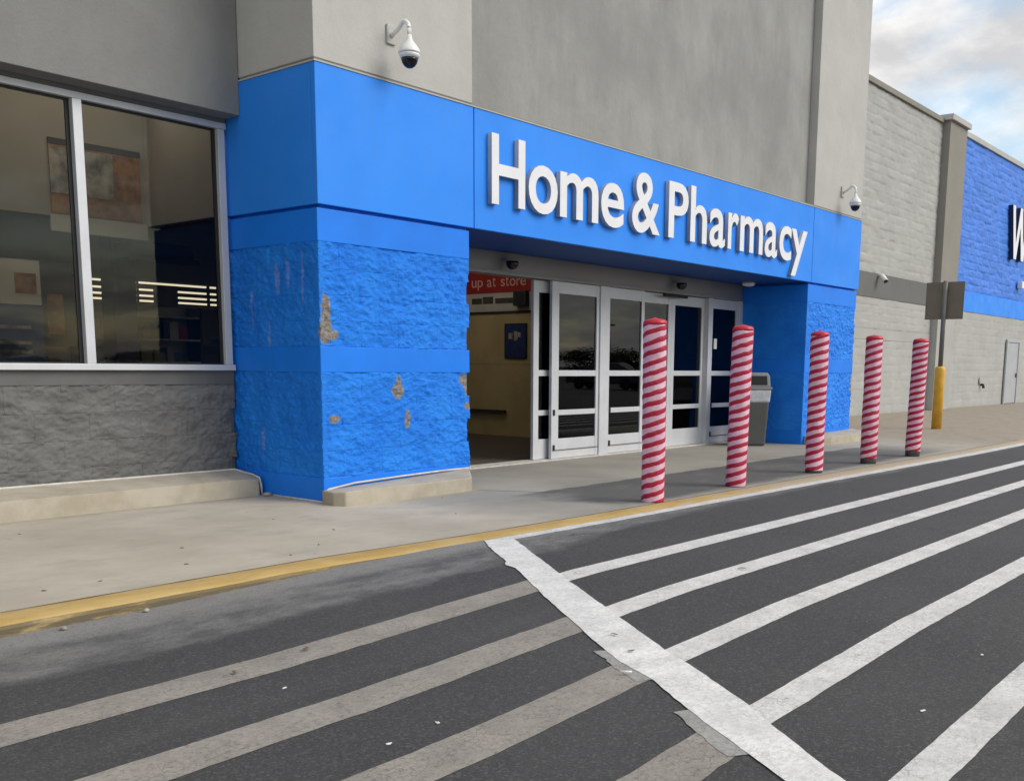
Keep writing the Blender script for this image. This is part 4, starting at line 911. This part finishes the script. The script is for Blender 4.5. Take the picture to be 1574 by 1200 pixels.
# ------------------------------------------------------------------ small things on the ground
def blob(name, x, y, z, r, m, flat, seed, label, cat, group):
    bm = bmesh.new(); bmesh.ops.create_icosphere(bm, subdivisions=2, radius=1)
    for v in bm.verts:
        k = 1 + 0.28 * noise.noise(v.co * 1.7 + Vector((seed, 0, 0))); v.co = Vector((v.co.x * r * k * 1.3, v.co.y * r * k, (v.co.z * k + 0.85) * r * flat))
    o = link(name, fin(bm, name, True), m); o.location = (x, y, z); o.rotation_euler.z = seed; return tag(o, label, cat, group)
blob('pebble', -2.98, -2.30, rz(-3), 0.014, M['stone'], 0.8, 1.0, 'pale pebble lying in the gutter, the one farther from the left edge', 'pebble', 'pebbles in the gutter')
blob('pebble', -3.42, -2.33, rz(-3.4), 0.014, M['stone'], 0.8, 2.0, 'pale pebble lying in the gutter nearest the left edge', 'pebble', 'pebbles in the gutter')
blob('pebble', -0.045, 0.78, 0.0, 0.035, M['stone'], 0.55, 3.0, 'pinkish stone at the foot of the blue pillar beside the ledge', 'pebble', None)
def flake(name, x, y, z, s, m, label, cat, group):
    bm = bmesh.new(); n = 7; c = bm.verts.new((0, 0, s * 0.22)); ring = []
    for k in range(n):
        a = 2 * math.pi * k / n; r = s * random.uniform(0.55, 1.1); ring.append(bm.verts.new((r * 1.35 * math.cos(a), r * 0.62 * math.sin(a), s * random.uniform(0.0, 0.22))))
    for k in range(n): bm.faces.new((c, ring[k], ring[(k + 1) % n]))
    ret = bmesh.ops.extrude_face_region(bm, geom=bm.faces[:])
    for v in [g for g in ret['geom'] if isinstance(g, bmesh.types.BMVert)]: v.co.z += 0.002
    o = link(name, fin(bm, name), m); o.location = (x, y, z); o.rotation_euler.z = random.uniform(0, 6); return tag(o, label, cat, group)
for x, y in [(0.946, -0.497), (-3.211, -1.686), (-2.896, -1.669), (-2.318, -1.586), (-2.488, 0.26), (-2.032, -1.07), (-1.361, -1.636), (-0.878, -0.46), (-1.718, -1.809), (-0.89, -1.211), (-3.6, -0.9), (0.3, -1.3)]:
    flake('dead_leaf', x, y, 0.001, random.uniform(0.007, 0.013), M['leaf'], 'tiny dead leaf lying on the pale concrete sidewalk', 'leaf', 'dead leaves on the sidewalk')
for x, y in [(-1.883, -4.456), (0.133, -2.66), (-2.05, -4.66), (-3.3, -3.55), (-2.9, -3.5), (-0.2, -4.2)]:
    flake('dead_leaf', x, y, rz(x) + 0.010, random.uniform(0.014, 0.022), M['leaf'], 'tiny dead leaf lying on the road or its painted lines', 'leaf', 'dead leaves on the road')
for x, y in [(-3.17, -4.60), (-3.28, -3.86), (-3.42, -4.62), (-1.159, -5.877), (-1.99, -5.91)]:
    flake('paper_scrap', x, y, rz(x) + 0.002, 0.012, M['litter'], 'tiny white scrap lying on the dark asphalt', 'litter', 'white scraps on the road')
tag(tube('cigarette_butt', [(-2.33, -4.80, rz(-2.3) + 0.016), (-2.30, -4.84, rz(-2.3) + 0.016)], 0.005, M['litter'], None, 8), 'cigarette butt on the grey stripe beside the white line', 'litter')

# ------------------------------------------------------------------ across the car park (seen in the door glass)
def tree_meshes(seed):
    rnd = random.Random(seed)
    bm = bmesh.new()
    for _ in range(5200):
        k = rnd.randrange(9); rr = random.Random(seed * 50 + k)
        c = Vector((rr.uniform(-1.3, 1.3), rr.uniform(-1.3, 1.3), rr.uniform(0.9, 3.4))); rad = rr.uniform(0.7, 1.2)
        d = Vector((rnd.gauss(0, 1), rnd.gauss(0, 1), rnd.gauss(0, 1))).normalized() * rad * rnd.uniform(0.55, 1.0)
        p = c + d; q = Euler((rnd.uniform(0, 6), rnd.uniform(0, 6), rnd.uniform(0, 6))).to_matrix(); s = rnd.uniform(0.07, 0.13)
        bm.faces.new([bm.verts.new(p + q @ Vector(v)) for v in ((-s, 0, 0), (0, -s * 0.5, 0.02), (s, 0, 0), (0, s * 0.5, 0.02))])
    crown = bpy.data.meshes.new('crown'); bm.to_mesh(crown); bm.free(); crown.materials.append(M['foliage'])
    return crown
CR = [tree_meshes(1), tree_meshes(2)]
tk = tube('trunk', [(0, 0, 0), (0.05, 0.02, 1.2), (-0.05, 0.05, 2.4), (0.1, 0, 3.6)], [0.19, 0.14, 0.10, 0.04], M['bark']).data
bpy.data.objects.remove(bpy.data.objects['trunk'])
spots = [(12 + 5.2 * i + (i % 3), -88 + 3.5 * i + 3 * (i % 2)) for i in range(20)]
for i, (x, y) in enumerate(spots):
    t = tag(empty('tree', (x, y, -0.05)), 'small leafy tree across the car park, mirrored in the door glass', 'tree', 'trees across the car park')
    t.rotation_euler.z = i * 1.3; t.scale = (1.9 + 0.3 * (i % 3), 2.0, 0.46 + 0.08 * (i % 4))
    for nm, me in (('trunk', tk), ('crown', CR[i % 2])):
        o = bpy.data.objects.new(nm, me); COL.objects.link(o); o.parent = t
lp = tag(empty('lamp_post', (84, -55.0, -0.05)), 'tall car park lamp post mirrored in the door glass', 'lamp post')
turned('pole', [(0.12, 0), (0.12, 0.6), (0.07, 0.62), (0.05, 5.6)], M['post'], lp, 12); box('lamp_head', -0.5, 0.5, -0.2, 0.2, 5.6, 5.78, M['post'], lp, 0.04)
def car(x, y, rzv, label):
    c = tag(empty('parked_car', (x, y, rz(x))), label, 'car', 'cars parked in the car park'); c.rotation_euler.z = rzv
    prof = [(-2.15, 0.35), (-2.2, 0.62), (-2.05, 0.86), (-1.2, 0.96), (-0.55, 1.42), (0.75, 1.46), (1.5, 1.02), (2.05, 0.95), (2.2, 0.6), (2.12, 0.32)]
    bm = bmesh.new(); A = [bm.verts.new((px, -0.86 if pz < 1.1 else -0.66, pz)) for px, pz in prof]; B = [bm.verts.new((px, 0.86 if pz < 1.1 else 0.66, pz)) for px, pz in prof]
    bm.faces.new(A[::-1]); bm.faces.new(B)
    for i in range(len(prof)): bm.faces.new((A[i], A[(i + 1) % len(prof)], B[(i + 1) % len(prof)], B[i]))
    bmesh.ops.bevel(bm, geom=bm.edges[:], offset=0.05, segments=2, affect='EDGES', profile=0.5)
    body = link('body', fin(bm, 'body'), M['car'], c)
    for a, b_ in (((-1.12, 1.0), (-0.62, 1.38)), ((1.42, 1.07), (0.82, 1.42))):
        bm = bmesh.new(); s = -1 if a[0] < 0 else 1
        bm.faces.new([bm.verts.new((a[0] + s * 0.012, -0.72, a[1] + 0.012)), bm.verts.new((a[0] + s * 0.012, 0.72, a[1] + 0.012)), bm.verts.new((b_[0] + s * 0.012, 0.58, b_[1] + 0.012)), bm.verts.new((b_[0] + s * 0.012, -0.58, b_[1] + 0.012))])
        link('windscreen', fin(bm, 'windscreen'), M['autoglass'], c)
    for sx in (-1.35, 1.35):
        for sy in (-0.8, 0.8):
            w = turned('wheel', [(0.22, -0.1), (0.32, -0.09), (0.33, 0.09), (0.22, 0.1)], M['tyre'], c, 20); w.matrix_local = Matrix.Translation((sx, sy, 0.33)) @ Euler((R(90), 0, 0)).to_matrix().to_4x4()
    for sy in (-0.62, 0.62): box('headlight', -2.215, -2.15, sy - 0.17, sy + 0.17, 0.62, 0.76, M['chrome'], c, 0.02)
car(40.0, -23.5, R(75), 'dark car parked nearest, mirrored in the lower door panes')
car(50.0, -27.0, R(75), 'dark car parked farther out, mirrored in the door glass')
